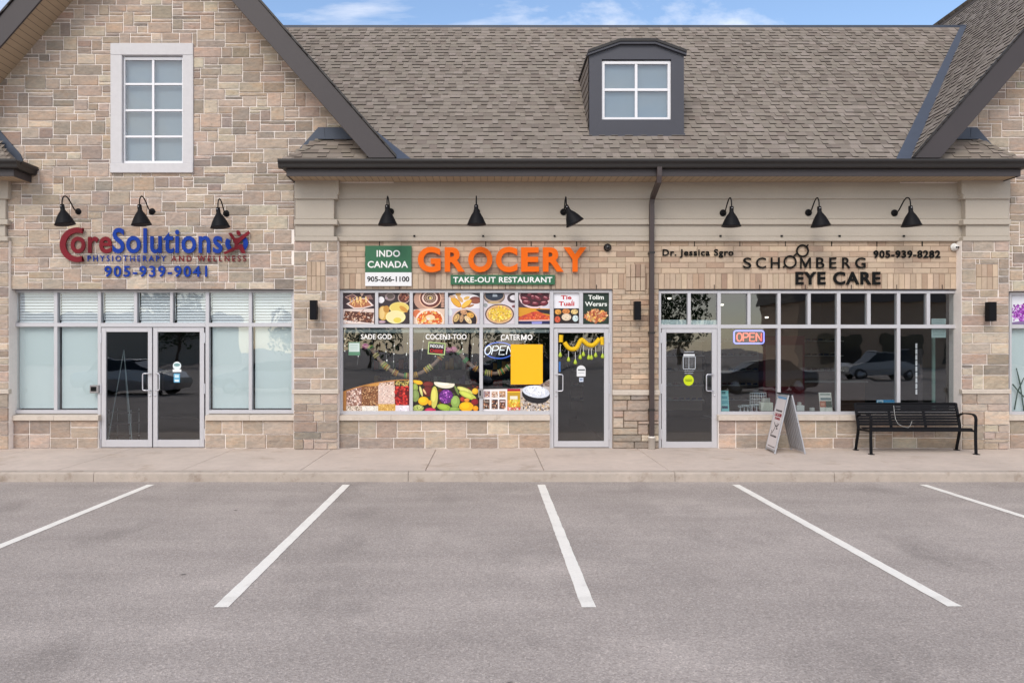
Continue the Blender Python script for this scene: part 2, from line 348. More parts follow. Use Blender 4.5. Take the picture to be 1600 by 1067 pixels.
# ------------------------------------------------------------------ ground
def asphalt():
    m = bpy.data.materials.new('asphalt'); m.use_nodes = True; n = m.node_tree.nodes; l = m.node_tree.links; p = n['Principled BSDF']
    p.inputs['Roughness'].default_value = .88; p.inputs['Specular IOR Level'].default_value = .3
    t = n.new('ShaderNodeTexCoord')
    def noise(sc, det, rough=.6, vec=None):
        q = n.new('ShaderNodeTexNoise'); q.inputs['Scale'].default_value = sc; q.inputs['Detail'].default_value = det; q.inputs['Roughness'].default_value = rough
        l.new(vec or t.outputs['Object'], q.inputs['Vector']); return q.outputs['Fac']
    def ramp(src, pts):
        r = n.new('ShaderNodeValToRGB'); e = r.color_ramp.elements
        e[0].position, e[0].color = pts[0][0], (*[pts[0][1]]*3, 1); e[1].position, e[1].color = pts[-1][0], (*[pts[-1][1]]*3, 1)
        for a, b in pts[1:-1]: x = e.new(a); x.color = (b, b, b, 1)
        l.new(src, r.inputs[0]); return r.outputs[0]
    def mul(a, b):
        x = n.new('ShaderNodeMixRGB'); x.blend_type = 'MULTIPLY'; x.inputs[0].default_value = 1; l.new(a, x.inputs[1]); l.new(b, x.inputs[2]); return x.outputs[0]
    base = n.new('ShaderNodeRGB'); base.outputs[0].default_value = (.400, .352, .322, 1)
    c = base.outputs[0]
    vo = n.new('ShaderNodeTexVoronoi'); vo.inputs['Scale'].default_value = 95; l.new(t.outputs['Object'], vo.inputs['Vector'])
    bw = n.new('ShaderNodeSeparateColor'); l.new(vo.outputs['Color'], bw.inputs[0])
    c = mul(c, ramp(bw.outputs[0], [(0, .74), (.5, .98), (.85, 1.05), (1, 1.35)]))
    c = mul(c, ramp(noise(38, 3), [(.3, .88), (.7, 1.12)]))
    c = mul(c, ramp(noise(.42, 6, .62), [(.3, .86), (.7, 1.12)]))
    mp = n.new('ShaderNodeMapping'); mp.inputs['Scale'].default_value = (.35, 1.7, 1); l.new(t.outputs['Object'], mp.inputs[0])
    c = mul(c, ramp(noise(1.1, 5, .6, mp.outputs[0]), [(.28, .9), (.72, 1.09)]))
    c = mul(c, ramp(noise(2.3, 6, .7), [(.18, .60), (.29, 1), (1, 1)]))          # oil drips and tyre scuffs
    mp2 = n.new('ShaderNodeMapping'); mp2.inputs['Scale'].default_value = (1, .55, 1); mp2.inputs['Rotation'].default_value = (0, 0, .6); l.new(t.outputs['Object'], mp2.inputs[0])
    c = mul(c, ramp(noise(.85, 3, .5, mp2.outputs[0]), [(.28, .76), (.42, 1), (.58, 1), (.74, 1.20)]))   # tyre dust and darker drive lanes
    v3 = n.new('ShaderNodeTexVoronoi'); v3.inputs['Scale'].default_value = 1.5; l.new(t.outputs['Object'], v3.inputs['Vector'])
    s3 = n.new('ShaderNodeSeparateColor'); l.new(v3.outputs['Color'], s3.inputs[0])
    m3 = n.new('ShaderNodeMath'); m3.operation = 'MULTIPLY_ADD'; l.new(noise(30, 3), m3.inputs[0]); m3.inputs[1].default_value = .05; l.new(v3.outputs['Distance'], m3.inputs[2])
    g3 = n.new('ShaderNodeMath'); g3.operation = 'ADD'; l.new(m3.outputs[0], g3.inputs[0]); l.new(ramp(s3.outputs[1], [(.55, 0.3), (.6, 0)]), g3.inputs[1])
    c = mul(c, ramp(g3.outputs[0], [(.045, .35), (.07, .9), (.1, 1)]))                                     # small tar and oil spots
    l.new(c, p.inputs['Base Color'])
    b = n.new('ShaderNodeBump'); b.inputs['Distance'].default_value = .004; b.inputs['Strength'].default_value = .8
    l.new(vo.outputs['Distance'], b.inputs['Height']); l.new(b.outputs[0], p.inputs['Normal'])
    return m
M_ASPH = asphalt()
ZA = -.14
g = MB(); g.face([(-400, -400, ZA), (400, -400, ZA), (400, 400, ZA), (-400, 400, ZA)])
tag(g.build('parking_lot', M_ASPH), 'grey worn asphalt parking lot in front of the shops', None, None, 'structure')
YK0, YK1 = -2.72, -2.54                                      # kerb front and back
joints = [-.99+1.84*k for k in range(-9, 10)]
g = MB(); xs = [-20]+[j+(.05 if i % 2 else 0) for i, j in enumerate(joints)]+[22]
for a, b in zip(xs, xs[1:]):
    sl = rnd.uniform(-.02, .02)
    g.prism_x([(YK1+.004, -.2), (.35, -.2), (.35, rnd.uniform(-.001, .001)), (YK1+.004, rnd.uniform(-.002, .0))], a+.004, b-.004)
tag(g.build('sidewalk', M_CONC, bevel=.006), 'beige concrete sidewalk slabs along the shop front', None, None, 'structure')
g = MB(); kx = [-20, -14.2, -9.9, -5.85, -1.18, 2.78, 5.15, 9.3, 13.5, 22]
for a, b in zip(kx, kx[1:]):
    g.prism_x([(YK0-.012, -.22), (YK1, -.22), (YK1, .002), (YK0+.05, .001), (YK0+.018, -.006), (YK0+.004, -.025)], a+.003, b-.003)
tag(g.build('kerb', M_KERB, bevel=.003), 'pale concrete kerb edging the sidewalk', None, None, 'structure')
M_LINE = mat('worn white road paint', rgb(238, 234, 226), .75, var=.05, vscale=30, var2=.05, v2scale=3, bump=.003, bscale=110)
stain(M_LINE, 26, .31, .37, (.55, .54, .53)); stain(M_LINE, 3, .30, .45, (.84, .83, .82))
for x, y1, wd in ((-4.89, -8.22, .108), (-2.05, -8.22, .112), (.777, -8.22, .112), (3.6, -8.2, .112), (6.32, -8.2, .105)):
    g = MB(); rr = random.Random(int(x*100)); n = 60; y0 = -2.97
    for k in range(n):
        a, b = y0+(y1-y0)*k/n, y0+(y1-y0)*(k+1)/n
        if k == 0: ja = [rr.uniform(-.003, .003) for _ in range(2)]
        jb = [rr.uniform(-.003, .003) for _ in range(2)]
        g.face([(x-wd/2+jb[0], b, ZA+.004), (x+wd/2+jb[1], b, ZA+.004), (x+wd/2+ja[1], a, ZA+.004), (x-wd/2+ja[0], a, ZA+.004)]); ja = jb
    tag(g.build('parking_line', M_LINE), {-4: 'white bay line painted furthest towards the double glass doors', -2: 'white bay line slanting away below the left end of the grocery front', 0: 'white bay line nearest straight ahead, below the grocery door', 3: 'white bay line running from below the eye shop door', 6: 'short white bay line below the black bench'}[int(x)], None, 'painted parking bay lines', 'structure')

# ------------------------------------------------------------------ the building
B = empty('shop_building', (2.9, 1.5, 0), 'long stone and brick shop building with steep shingle roof and a dormer', 'building')
ZEAVE, SL = 5.10, 1.15                       # main eave height, gable slope
YP, YG, YI = -.16, -.08, 0.0                 # pier face, gable wall face, brick infill face
CX_L = -6.13; CX_R = 11.96; HALF = 4.51; ZG0 = 5.175
APEX = ZG0+SL*HALF
XMID = (CX_L+CX_R)/2
ZT = Z(452, .0)                              # top of the shop openings

# interiors: one plain room behind each shop front
for nm, xa, xb in (('clinic', X(10), X(462)), ('grocery', X(526), X(960)), ('eye', X(1024), X(1504)), ('next', X(1572), 13.5)):
    g = MB(); y0, y1, z0, z1 = .16, 6.0, -.01, 3.15
    g.face([(xa, y0, z0), (xb, y0, z0), (xb, y1, z0), (xa, y1, z0)], 1)
    g.face([(xa, y1, z0), (xb, y1, z0), (xb, y1, z1), (xa, y1, z1)]); g.face([(xa, y0, z0), (xa, y1, z0), (xa, y1, z1), (xa, y0, z1)])
    g.face([(xb, y0, z0), (xb, y0, z1), (xb, y1, z1), (xb, y1, z0)]); g.face([(xa, y0, z1), (xa, y1, z1), (xb, y1, z1), (xb, y0, z1)])
    if nm == 'eye':
        for k in range(5): g.box(xa+1.8+k*.75, xa+2.4+k*.75, 5.7, 5.95, .4, 2.2, 0)
    if nm == 'grocery':
        for k in range(4): g.box(xa+.6+k*1.1, xa+1.4+k*1.1, 4.0, 4.6, 0, 1.9, 0)
    g.build('interior_room', [M_DARKIN, M_FLOORIN], B)

# gable walls (stone)
def gable(cx, xa, xb, holes, seed, zbase):
    lines = [(SL, 1, APEX-.42+SL*cx), (-SL, 1, APEX-.42-SL*cx)]
    mb = MB()
    stone_field(mb, xa, xb, zbase, APEX-.4, YG, seed, holes, lines)
    rs = [(xa, xb, -.05, APEX-.4)]
    for h in holes: rs = [q for k in rs for q in rect_sub(k, h)]
    for a, b, c, d in rs:
        pc = clip_poly([(a, c), (b, c), (b, d), (a, d)], lines)
        if len(pc) > 2: mb.prism(pc, YG+.002, .22, 1)
    return mb.build('stone_gable_wall', [M_STONE, M_MORTAR], B)
WIN = (X(174, YG), X(303, YG), Z(271, YG), Z(69, YG))             # window surround outline
OPL = (X(17, YG), X(459.5, YG), -.06, Z(452, YG))
XPL = X(14, YG)
ZE_ = 4.86
gable(CX_L, CX_L-HALF, CX_L+HALF-.1, [(CX_L-HALF-1, X(14, YG)-.02, -1, ZE_), (X(460, YG), CX_L+HALF+1, -1, ZE_), (WIN[0]+.03, WIN[1]-.03, WIN[2]+.03, WIN[3]-.03), OPL], 11, OPL[3])
XR0 = X(1577, YG)
OPR = (XR0, 14.3, -.06, Z(455, YG))
gable(CX_R, CX_R-HALF+.1, 15.2, [(CX_R-HALF-1, XR0, -1, ZE_), OPR], 23, OPR[3])

# piers
def pier(xa, xb, base_only_w=0, stone_up=True, seed=1, ya=YP, panel=None, zt=None):
    mb = MB(); zl0, zl1 = Z(614, ya), Z(609, ya); zt = zt or Z(376.5, ya)
    holes = [panel] if panel else []
    stone_field(mb, xa, xb, 0.0, zl0-.01, ya-.015, seed)
    if stone_up: stone_field(mb, xa, xb, zl1+.01, zt, ya, seed+5, holes)
    else: brick_field(mb, xa, xb, zl1+.01, zt, ya, seed+5, holes=holes)
    backing(mb, xa, xb, -.05, zt, ya+.002, .22)
    o = mb.build('pier', [M_STONE if stone_up else M_STONE, M_MORTAR if stone_up else M_BMORTAR], B)
    s = MB(); s.prism_x([(ya-.045, zl0-.012), (ya+.05, zl0-.012), (ya+.05, zl1+.012), (ya-.02, zl1+.012), (ya-.05, zl1)], xa-.02, xb+.02)
    s.build('ledge', M_SILL, o, bevel=.004)
    if panel:
        p = MB(); a, b, c, d = panel; zm = (c+d)/2
        soldier(p, a+.006, b-.006, c+.004, zm, ya-.004, seed+7, .09); soldier(p, a+.006, b-.006, zm, d-.004, ya-.004, seed+8, .09)
        p.box(a, b, ya+.0012, ya+.02, c, d, 1); p.build('brick_panel', [M_BRICK, M_BMORTAR], o)
    return o
PAN_L = (X(479, YP), X(509, YP), Z(455, YP), Z(408.5, YP))
pier(X(459, YP), X(528, YP), seed=31, panel=PAN_L)
pier(X(1502.5, YP), X(1576, YP), seed=41, panel=(X(1524.6, YP), X(1560, YP), Z(453, YP), Z(412.5, YP)))
pier(X(14, YP)-.85, X(14, YP), seed=51, panel=(X(14, YP)-.6, X(14, YP)-.25, Z(455, YP), Z(408.5, YP)))
YM = -.03
mp_ = (X(977, YM), X(1009, YM), Z(455, YM), Z(412, YM))
# the middle pier is brick over a stone base
mb = MB(); xa, xb = X(957.5, YM), X(1029.5, YM)
stone_field(mb, xa, xb, 0, Z(614.5, YM), YM-.015, 64)
mo = mb
brick_field(mb, xa, xb, Z(609, YM), Z(452, YM), YM, 66, holes=[mp_])
backing(mb, xa, xb, -.05, Z(452, YM), YM+.012, .22)
mo = mb.build('pier', [M_STONE, M_BMORTAR], B); mo['label'] = 'brick pier with stone base'
s = MB(); s.prism_x([(YM-.055, Z(617, YM)), (YM+.04, Z(617, YM)), (YM+.04, Z(609, YM)), (YM-.03, Z(609, YM)), (YM-.06, Z(610.5, YM))], xa-.01, xb+.01); s.build('ledge', M_SILL, mo, bevel=.004)
p = MB(); a, b, c, d = mp_; zm = (c+d)/2
soldier(p, a+.006, b-.006, c+.004, zm, YM-.004, 71, .09); soldier(p, a+.006, b-.006, zm, d-.004, YM-.004, 72, .09); p.build('brick_panel', M_BRICK, mo)

# brick band above the two middle shop fronts
mb = MB(); xa, xb = X(528.5, YI), X(1503, YI); zs = Z(427.5, YI); zb = ZT; zt = Z(376, YI)
brick_field(mb, xa, xb, zs, zt, YI, 81)
g2 = random.Random(5)
hm = (X(957.5, YM), X(1029.5, YM))
soldier(mb, xa, hm[0], zb, zs, YI, 82); soldier(mb, hm[1], xb, zb, zs, YI, 83); soldier(mb, hm[0]+.002, hm[1]-.002, zb, zs, YI, 84)
backing(mb, xa, xb, zb, zt, YI+.006, .22)
wall = mb.build('brick_band', [M_BRICK, M_BMORTAR], B)
wp = MB()
for px in (593, 688, 759, 830, 901, 1085, 1156, 1227, 1299, 1370, 1441):
    wp.box(X(px)-.007, X(px)+.007, YI-.007, YI+.01, Z(385), Z(377.5))
    wp.box(X(px+31)-.006, X(px+31)+.006, YI-.007, YI+.01, Z(451.5), Z(445))
wp.build('weep_vent', M_BLACK, wall)
lt = MB(); lt.box(xa, hm[0]-.002, -.004, .1, ZT-.012, ZT-.001); lt.box(hm[1]+.002, xb, -.004, .1, ZT-.012, ZT-.001); lt.box(OPL[0], OPL[1], YG-.002, .1, OPL[3]-.012, OPL[3]-.001); lt.build('steel_lintel', M_BROWN, B)

# low stone walls and sills under the windows
def low_wall(pa, pb, ptop, pbot, seed):
    y = -.02; mb = MB(); zt = Z(656.5, y)
    stone_field(mb, X(pa, y), X(pb, y), 0, zt, y, seed, hs=(3, 4, 4, 5), ws=(5, 11)); backing(mb, X(pa, y), X(pb, y), -.05, zt, y+.002, .2)
    o = mb.build('low_stone_wall', [M_STONE, M_MORTAR], B)
    ys = -.075; s = MB(); x0, x1 = X(pa, ys), X(pb, ys); n = max(1, round((x1-x0)/1.0))
    for k in range(n):
        s.prism_x([(ys, Z(657, ys)), (.14, Z(657, ys)), (.14, Z(647.8, ys)+.015), (ys+.004, Z(649.5, ys))], x0+(x1-x0)*k/n+.0015, x0+(x1-x0)*(k+1)/n-.0015)
    s.build('window_sill', M_SILL, o, bevel=.004)
low_wall(14, 153.5, 0, 0, 101); low_wall(320, 459, 0, 0, 102); low_wall(528, 859.5, 0, 0, 103); low_wall(1122.5, 1503, 0, 0, 104); low_wall(1577, 1800, 0, 0, 105)

# ------------------------------------------------------------------ shop fronts
YF = .03                                     # front of the aluminium frames
def bars(mb, rects, y0=YF, y1=YF+.10, m=0):
    for a, b, t, u in rects: mb.box(X(a, y0), X(b, y0), y0, y1, Z(u, y0), Z(t, y0), m)
def pane(parent, a, b, t, u, mt, y=YF+.05, name='pane', th=.006):
    g = MB(); g.box(X(a-1, YF), X(b+1, YF), y, y+th, Z(u+1, YF), Z(t-1, YF)); return g.build(name, mt, parent)
def door(a, b, t, u, ga, gb, gt, gu, hinge, handles):
    g = MB(); y0, y1 = YF+.005, YF+.055
    bars(g, [(a, ga, t, u), (gb, b, t, u), (ga, gb, t, gt), (ga, gb, gu, u)], y0, y1)
    o = g.build('door', M_ALU, B, bevel=.003)
    pane(o, ga, gb, gt, gu, M_GLASS, YF+.03)
    for h0, h1, ht, hu in handles:
        # a flat U-shaped pull: two stand-offs and an upright
        q = MB(); zt_, zb_ = Z(ht, YF-.06), Z(hu, YF-.06); xo, xi = X(h0, YF-.05), X(h1, YF-.05); r = .011
        sgn = 1 if xo > xi else -1
        pth = [(xi, y0-.002, zt_-.012), (xi, y0-.045, zt_-.012)]
        for k in range(5): a_ = R(90*k/4); pth.append((xo-sgn*.03+sgn*.03*math.sin(a_), y0-.05, zt_-.042+.03*math.cos(a_)))
        for k in range(5): a_ = R(90+90*k/4); pth.append((xo-sgn*.03+sgn*.03*math.sin(a_), y0-.05, zb_+.042+.03*math.cos(a_)))
        pth += [(xi, y0-.045, zb_+.012), (xi, y0-.002, zb_+.012)]
        q.tube(pth, r, 8); q.build('handle', M_CHROME, o)
    for hy in (528, 607, 678):
        q = MB(); q.box(X(hinge-1.3, y0), X(hinge+1.3, y0), y0-.012, y0+.002, Z(hy+8, y0), Z(hy-8, y0)); q.build('hinge', M_CHROME, o)
    q = MB(); xl = (ga+a)/2 if hinge > (a+b)/2 else (gb+b)/2
    q.lathe([(0, 0), (.016, 0), (.016, -.012), (0, -.012)], (X(xl, y0), y0, Z(618, y0)), 'y', 12); q.build('lock', M_CHROME, o)
    return o
# clinic
g = MB()
vt = [(17, 22.5), (84, 89.5), (152.5, 157.5), (209, 214), (265.5, 270), (321, 326.5), (388.5, 393.5), (455.5, 459.8)]
bars(g, [(a, b, 452.5, 646) for a, b in (vt[0], vt[-1])]+[(152.5, 157.5, 452.5, 700), (321, 326.5, 452.5, 700)])
bars(g, [(22.5, 152.5, 452.5, 457), (157.5, 321, 452.5, 457), (326.5, 455.5, 452.5, 457), (22.5, 152.5, 504.5, 510.5), (157.5, 321, 504.5, 511), (326.5, 455.5, 504.5, 510.5), (22.5, 152.5, 640.5, 646), (326.5, 455.5, 640.5, 646)])
bars(g, [(84, 89.5, 457, 504.5), (84, 89.5, 510.5, 640.5), (209, 214, 457, 504.5), (265.5, 270, 457, 504.5), (388.5, 393.5, 457, 504.5), (388.5, 393.5, 510.5, 640.5)], YF+.001)
fr = g.build('storefront', M_ALU, B, bevel=.003); fr['label'] = 'clinic storefront with blinds and frosted panes'
tr = [(22.5, 84), (89.5, 152.5), (157.5, 209), (214, 265.5), (270, 321), (326.5, 388.5), (393.5, 455.5)]
for a, b in tr:
    pane(fr, a, b, 457, 504.5, M_GLASS2)
    q = MB(); g3 = random.Random(int(a)); zz = Z(505, YF); x0, x1 = X(a+2.2, YF)+g3.uniform(0, .02), X(b-.5, YF)
    for k in range(11):
        z = zz+.01+k*.053
        q.raw([(x0, .108, z), (x1, .108, z), (x1, .136, z+.047), (x0, .136, z+.047), (x0, .111, z), (x1, .111, z), (x1, .139, z+.047), (x0, .139, z+.047)], [(0, 1, 2, 3), (4, 7, 6, 5), (3, 2, 6, 7), (0, 4, 5, 1)])
    q.tube([(X(a+1.2, YF), .10, Z(457, YF)), (X(a+2.6, YF), .098, Z(500, YF))], .006, 6); q.build('blind', M_BLIND, fr)
for a, b in [(22.5, 84), (89.5, 152.5), (326.5, 388.5), (393.5, 455.5)]:
    pane(fr, a, b, 510.5, 640.5, M_GLASS2)
    q = MB(); q.box(X(a+2.5, YF), X(b-.6, YF), .135, .142, Z(638.5, YF), Z(510, YF)); q.build('frosted_blind', M_FROST, fr)
door(158.3, 237.4, 512, 698.5, 165.5, 231, 518.6, 687, 157.5, [(222.6, 233.5, 582.5, 611)])
door(239.2, 318.8, 512, 698.5, 246, 312, 518.6, 687, 319.5, [(248.8, 243, 582.5, 611)])
# grocery
g = MB()
bars(g, [(530, 535.5, 453, 647), (859.3, 865, 453, 700), (951.8, 957, 453, 700)])
bars(g, [(535.5, 859.3, 453, 457.5), (865, 951.8, 453, 457.5), (535.5, 859.3, 506.5, 512), (865, 951.8, 506.5, 512.5), (535.5, 859.3, 642, 647.5)])
bars(g, [(586, 591, 457.5, 506.5), (640, 645, 457.5, 506.5), (695, 700, 457.5, 506.5), (750, 755, 457.5, 506.5), (804.6, 809.7, 457.5, 506.5), (905, 911, 457.5, 506.5), (639.7, 645, 512, 642), (749, 754.5, 512, 642)], YF+.001)
fg = g.build('storefront', M_ALU, B, bevel=.003); fg['label'] = 'grocery storefront with food posters'
TG = [(535.5, 586), (591, 640), (645, 695), (700, 750), (755, 804.6), (809.7, 859.3), (865, 905), (911, 951.8)]
for a, b in TG: pane(fg, a, b, 457.5, 506.5, M_GLASS)
LG = [(535.5, 639.7), (645, 749), (754.5, 859.3)]
for a, b in LG: pane(fg, a, b, 512, 642, M_GLASS)
for a, b in LG:
    q = MB(); q.tube([(X(a, YF), .15, Z(516, YF)), (X(b, YF), .15, Z(516, YF))], .028, 10); q.box(X(a+1, YF), X(b-1, YF), .148, .152, Z(519.5, YF), Z(516, YF)); q.build('sky_reflection_strip', M_FROST, fg)  # pale roll and strip stand in for the sky mirrored atop each pane
door(865.6, 951.4, 513.5, 698.5, 872, 944, 520, 689, 952.3, [(879.5, 869, 584, 612)])
# eye shop
g = MB()
bars(g, [(1029, 1033, 454, 700), (1121, 1126.5, 454, 700), (1494.5, 1499.5, 454, 648)])
bars(g, [(1033, 1121, 454, 458.5), (1126.5, 1494.5, 454, 458.5), (1033, 1121, 507.2, 513), (1126.5, 1494.5, 507.2, 513), (1126.5, 1494.5, 643, 648.5)])
bars(g, [(a, b, 458.5, 507.2) for a, b in ((1074.5, 1079.5), (1168, 1173), (1215, 1220), (1262, 1267), (1308, 1313.5), (1355, 1360.6), (1401.7, 1407), (1448, 1453.6))]+[(a, b, 513, 643) for a, b in ((1215, 1220), (1308, 1313.5), (1401.7, 1407))], YF+.001)
fe = g.build('storefront', M_ALU, B, bevel=.003); fe['label'] = 'eye shop storefront of clear dark panes'
for a, b in [(1033, 1074.5), (1079.5, 1121), (1126.5, 1168), (1173, 1215), (1220, 1262), (1267, 1308), (1313.5, 1355), (1360.6, 1401.7), (1407, 1448), (1453.6, 1494.5)]: pane(fe, a, b, 458.5, 507.2, M_GLASS)
for a, b in [(1126.5, 1215), (1220, 1308), (1313.5, 1401.7), (1407, 1494.5)]: pane(fe, a, b, 513, 643, M_GLASS)
q = MB(); q.box(X(1033, YF), X(1074, YF), .1, .11, Z(507, YF), Z(499.5, YF)); q.box(X(1080, YF), X(1121, YF), .1, .11, Z(507, YF), Z(500, YF)); q.build('frosted_strip', M_FROST, fe)
door(1034, 1120.5, 513.5, 699.5, 1041, 1112.5, 520, 690, 1033, [(1104, 1115, 584, 612)])
# neighbour shop at the right edge
g = MB()
bars(g, [(1577.5, 1581, 457, 648), (1581, 1800, 457, 461), (1581, 1800, 507, 513), (1581, 1800, 643, 648.5), (1664, 1669, 461, 507), (1664, 1669, 513, 643)])
fn_ = g.build('storefront', M_ALU, B, bevel=.003); fn_['label'] = 'storefront at the right edge with flower poster'
pane(fn_, 1581, 1664, 461, 507, M_GLASS); pane(fn_, 1669, 1800, 461, 507, M_GLASS); pane(fn_, 1581, 1664, 513, 643, M_GLASS2); pane(fn_, 1669, 1800, 513, 643, M_GLASS2)
q = MB(); q.box(X(1582, YF), X(1800, YF), .14, .146, Z(643, YF), Z(512, YF)); q.build('frosted_blind', M_FROST, fn_)

# ------------------------------------------------------------------ gable window
g = MB(); a, b, c, d = WIN; y0, y1 = YG-.045, .1
wl, wr, wb, wt = X(192, YG), X(287, YG), Z(256, YG), Z(87.5, YG)
g.box(a, b, y0, y1, wt, d); g.box(a, b, y0-.01, y1, c, wb); g.box(a, wl, y0+.004, y1, wb, wt); g.box(wr, b, y0+.004, y1, wb, wt)
gw = g.build('gable_window', M_SURR, B, bevel=.006)
g = MB(); yy = YG+.02; s_ = 4/85.
xs = [X(195.5, yy), X(239, yy)-s_*.45, X(239, yy)+s_*.45, X(284.5, yy)]
g.box(wl+.004, xs[0], yy, yy+.06, wb, wt); g.box(xs[3], wr-.004, yy, yy+.06, wb, wt)
g.box(xs[0], xs[3], yy, yy+.06, wt-.07, wt-.012); g.box(xs[0], xs[3], yy, yy+.06, wb, wb+.055)
zr = [Z(v, yy) for v in (131.5, 172.5, 213.5)]
g.box(xs[1], xs[2], yy+.006, yy+.05, wb+.055, wt-.07)
for z in zr: g.box(xs[0], xs[1], yy+.008, yy+.05, z-s_*.42, z+s_*.42); g.box(xs[2], xs[3], yy+.008, yy+.05, z-s_*.42, z+s_*.42)
g.build('frame', M_WFRAME, gw, bevel=.003)
g = MB(); g.box(xs[0]-.01, xs[3]+.01, yy+.03, yy+.036, wb, wt-.06); g.build('pane', M_GLASS2, gw)
g = MB(); g.box(xs[0]-.01, xs[3]+.01, yy+.10, yy+.106, wb-.02, wt); g.build('shade', M_SHADE, gw)

# ------------------------------------------------------------------ stucco frieze and pier capitals
def frieze(mb, xa, xb, dy, cap):
    rows = [(283, 310.8, -.06), (310.8, 342.7, -.02), (342.7, 351, -.075), (351, 369.7, -.03), (369.7, 376.8, -.065)]
    for t, u, y in rows:
        y += dy; ex = (.02 if y-dy < -.05 else 0)
        a, b = (xa-(ex if cap < 0 else 0), xb+(ex if cap > 0 else 0)) if cap else (xa, xb)
        if cap > 0 and (t in (310.8, 351)): b -= .05
        if cap < 0 and (t in (310.8, 351)): a += .05
        mb.box(a, b, y, .2, Z(u, y), Z(t, y) if t > 300 else 5.0)
mb = MB(); frieze(mb, X(515, -.03), X(1514, -.03), 0, 0)
fz = mb.build('stucco_frieze', M_EIFS, B, bevel=.008)
bt = MB()
for px in (648, 755, 866, 1124, 1219, 1309, 1409): bt.box(X(px)-.018, X(px)+.018, -.085, -.06, Z(371), Z(368.5))
bt.build('bolt_row', M_BLACK, fz)
mb = MB(); frieze(mb, X(461, YP), X(526, YP), -.13, 1)
mb.prism([(X(523, YP), Z(312, YP)), (X(530, YP), Z(302, YP)), (X(530, YP), 5.0), (X(523, YP), 5.0)], -.195, .1); mb.build('pier_capital', M_EIFS, B, bevel=.008)
mb = MB(); frieze(mb, X(1505, YP), X(1577.5, YP), -.13, -1); mb.prism([(X(1508, YP), Z(312, YP)), (X(1501, YP), Z(302, YP)), (X(1501, YP), 5.0), (X(1508, YP), 5.0)], -.195, .1); mb.build('pier_capital', M_EIFS, B, bevel=.008)
mb = MB(); frieze(mb, X(14, YP)-.85, X(14, YP)-.02, -.13, 1); mb.build('pier_capital', M_EIFS, B, bevel=.008)

# ------------------------------------------------------------------ roofs
SHING = [(rgb(135, 126, 117), 5), (rgb(131, 122, 113), 5), (rgb(126, 116, 108), 3), (rgb(141, 131, 123), 3), (rgb(120, 111, 103), 1.6)]
def shingles(mb, O, U, V, Nn, rows, exposure, span, seed, bw=(.09, .20)):
    g = random.Random(seed); O, U, V, Nn = map(Vector, (O, U, V, Nn))
    def P(u, v, n): return O+U*u+V*v+Nn*n
    for k in range(rows):
        v0, v1 = k*exposure, (k+1)*exposure+.03
        r = span(k*exposure)
        if not r or r[1]-r[0] < .05: continue
        u = r[0]+g.uniform(-.1, 0); hi = g.random() < .5; shade = g.uniform(-.03, .03)
        while u < r[1]:
            u2 = min(u+g.uniform(*bw), r[1]); a = max(u, r[0])
            if u2-a < .01: u = u2+.001; continue
            h = .021 if hi else .009
            c = tuple(x*(1+shade) for x in jit(pick(SHING, g), .045, g)); e = rgb(38, 33, 31)
            jv = g.uniform(-.004, .004)
            mb.face([P(a, v0+jv, h), P(u2, v0+jv, h), P(u2, v1, .003), P(a, v1, .003)], 0, c)
            mb.face([P(a, v0+jv, 0), P(u2, v0+jv, 0), P(u2, v0+jv, h), P(a, v0+jv, h)], 0, e)
            if hi:
                mb.face([P(a, v0+jv, 0), P(a, v0+jv, h), P(a, v1, .003)], 0, e); mb.face([P(u2, v0+jv, 0), P(u2, v1, .003), P(u2, v0+jv, h)], 0, e)
            u = u2; hi = not hi if g.random() < .85 else hi
YRIDGE = 3.415; ZR = ZEAVE+YRIDGE+.65; r2 = math.sqrt(.5); EXP = .145
def xv(Yv, side):                                     # where the gable planes cut the main roof at depth Yv
    dz = (ZEAVE+Yv+.65-ZG0)/SL
    return CX_L+HALF-dz if side < 0 else CX_R-HALF+dz
mb = MB(); Lm = (YRIDGE+.66)/r2; Om = (0, -.66, ZEAVE)
def span_main(v):
    y = -.66+v*r2; return (xv(y, -1)-.12, xv(y, 1)+.12)
shingles(mb, Om, (1, 0, 0), (0, r2, r2), (0, -r2, r2), int(Lm/EXP), EXP, span_main, 3)
pts = [(xv(-.66, -1)-.1, -.66, ZEAVE-.004), (xv(-.66, 1)+.1, -.66, ZEAVE-.004), (xv(YRIDGE, 1)+.1, YRIDGE, ZR-.004), (xv(YRIDGE, -1)-.1, YRIDGE, ZR-.004)]
mb.face(pts, 1)
mb.face([(xv(YRIDGE, -1)-.1, YRIDGE, ZR-.004), (xv(YRIDGE, 1)+.1, YRIDGE, ZR-.004), (xv(YRIDGE, 1)+.1, 7.5, ZEAVE), (xv(YRIDGE, -1)-.1, 7.5, ZEAVE)], 1)
mr = mb.build('main_roof', [M_SHINGLE, M_UNDER], B)
g = MB(); g.box(xv(YRIDGE, -1)-.1, xv(YRIDGE, 1)-.05, YRIDGE-.06, YRIDGE+.1, ZR-.055, ZR+.012); g.build('ridge_cap', M_FLASH, mr, bevel=.004)
def vflash(side):
    mb = MB(); pts = []
    for k in range(9):
        t = k/8; y = -.69+t*(YRIDGE+.69); x = xv(y, side)+side*.10; w_ = .34-.12*t if side > 0 else max(.06, .34-.75*t); z = ZEAVE+y+.66
        pts.append(((x, y, z+.035), (x-side*w_, y-.012, z+.026)))
    for (a, b), (c, d) in zip(pts, pts[1:]):
        mb.face([a, b, d, c] if side > 0 else [a, c, d, b]); 
        lo = (b[0], b[1]+.014, b[2]-.03); lo2 = (d[0], d[1]+.014, d[2]-.03); mb.face([b, lo, lo2, d])
    mb.build('valley_flashing', M_FLASH, mr)
vflash(-1); vflash(1)
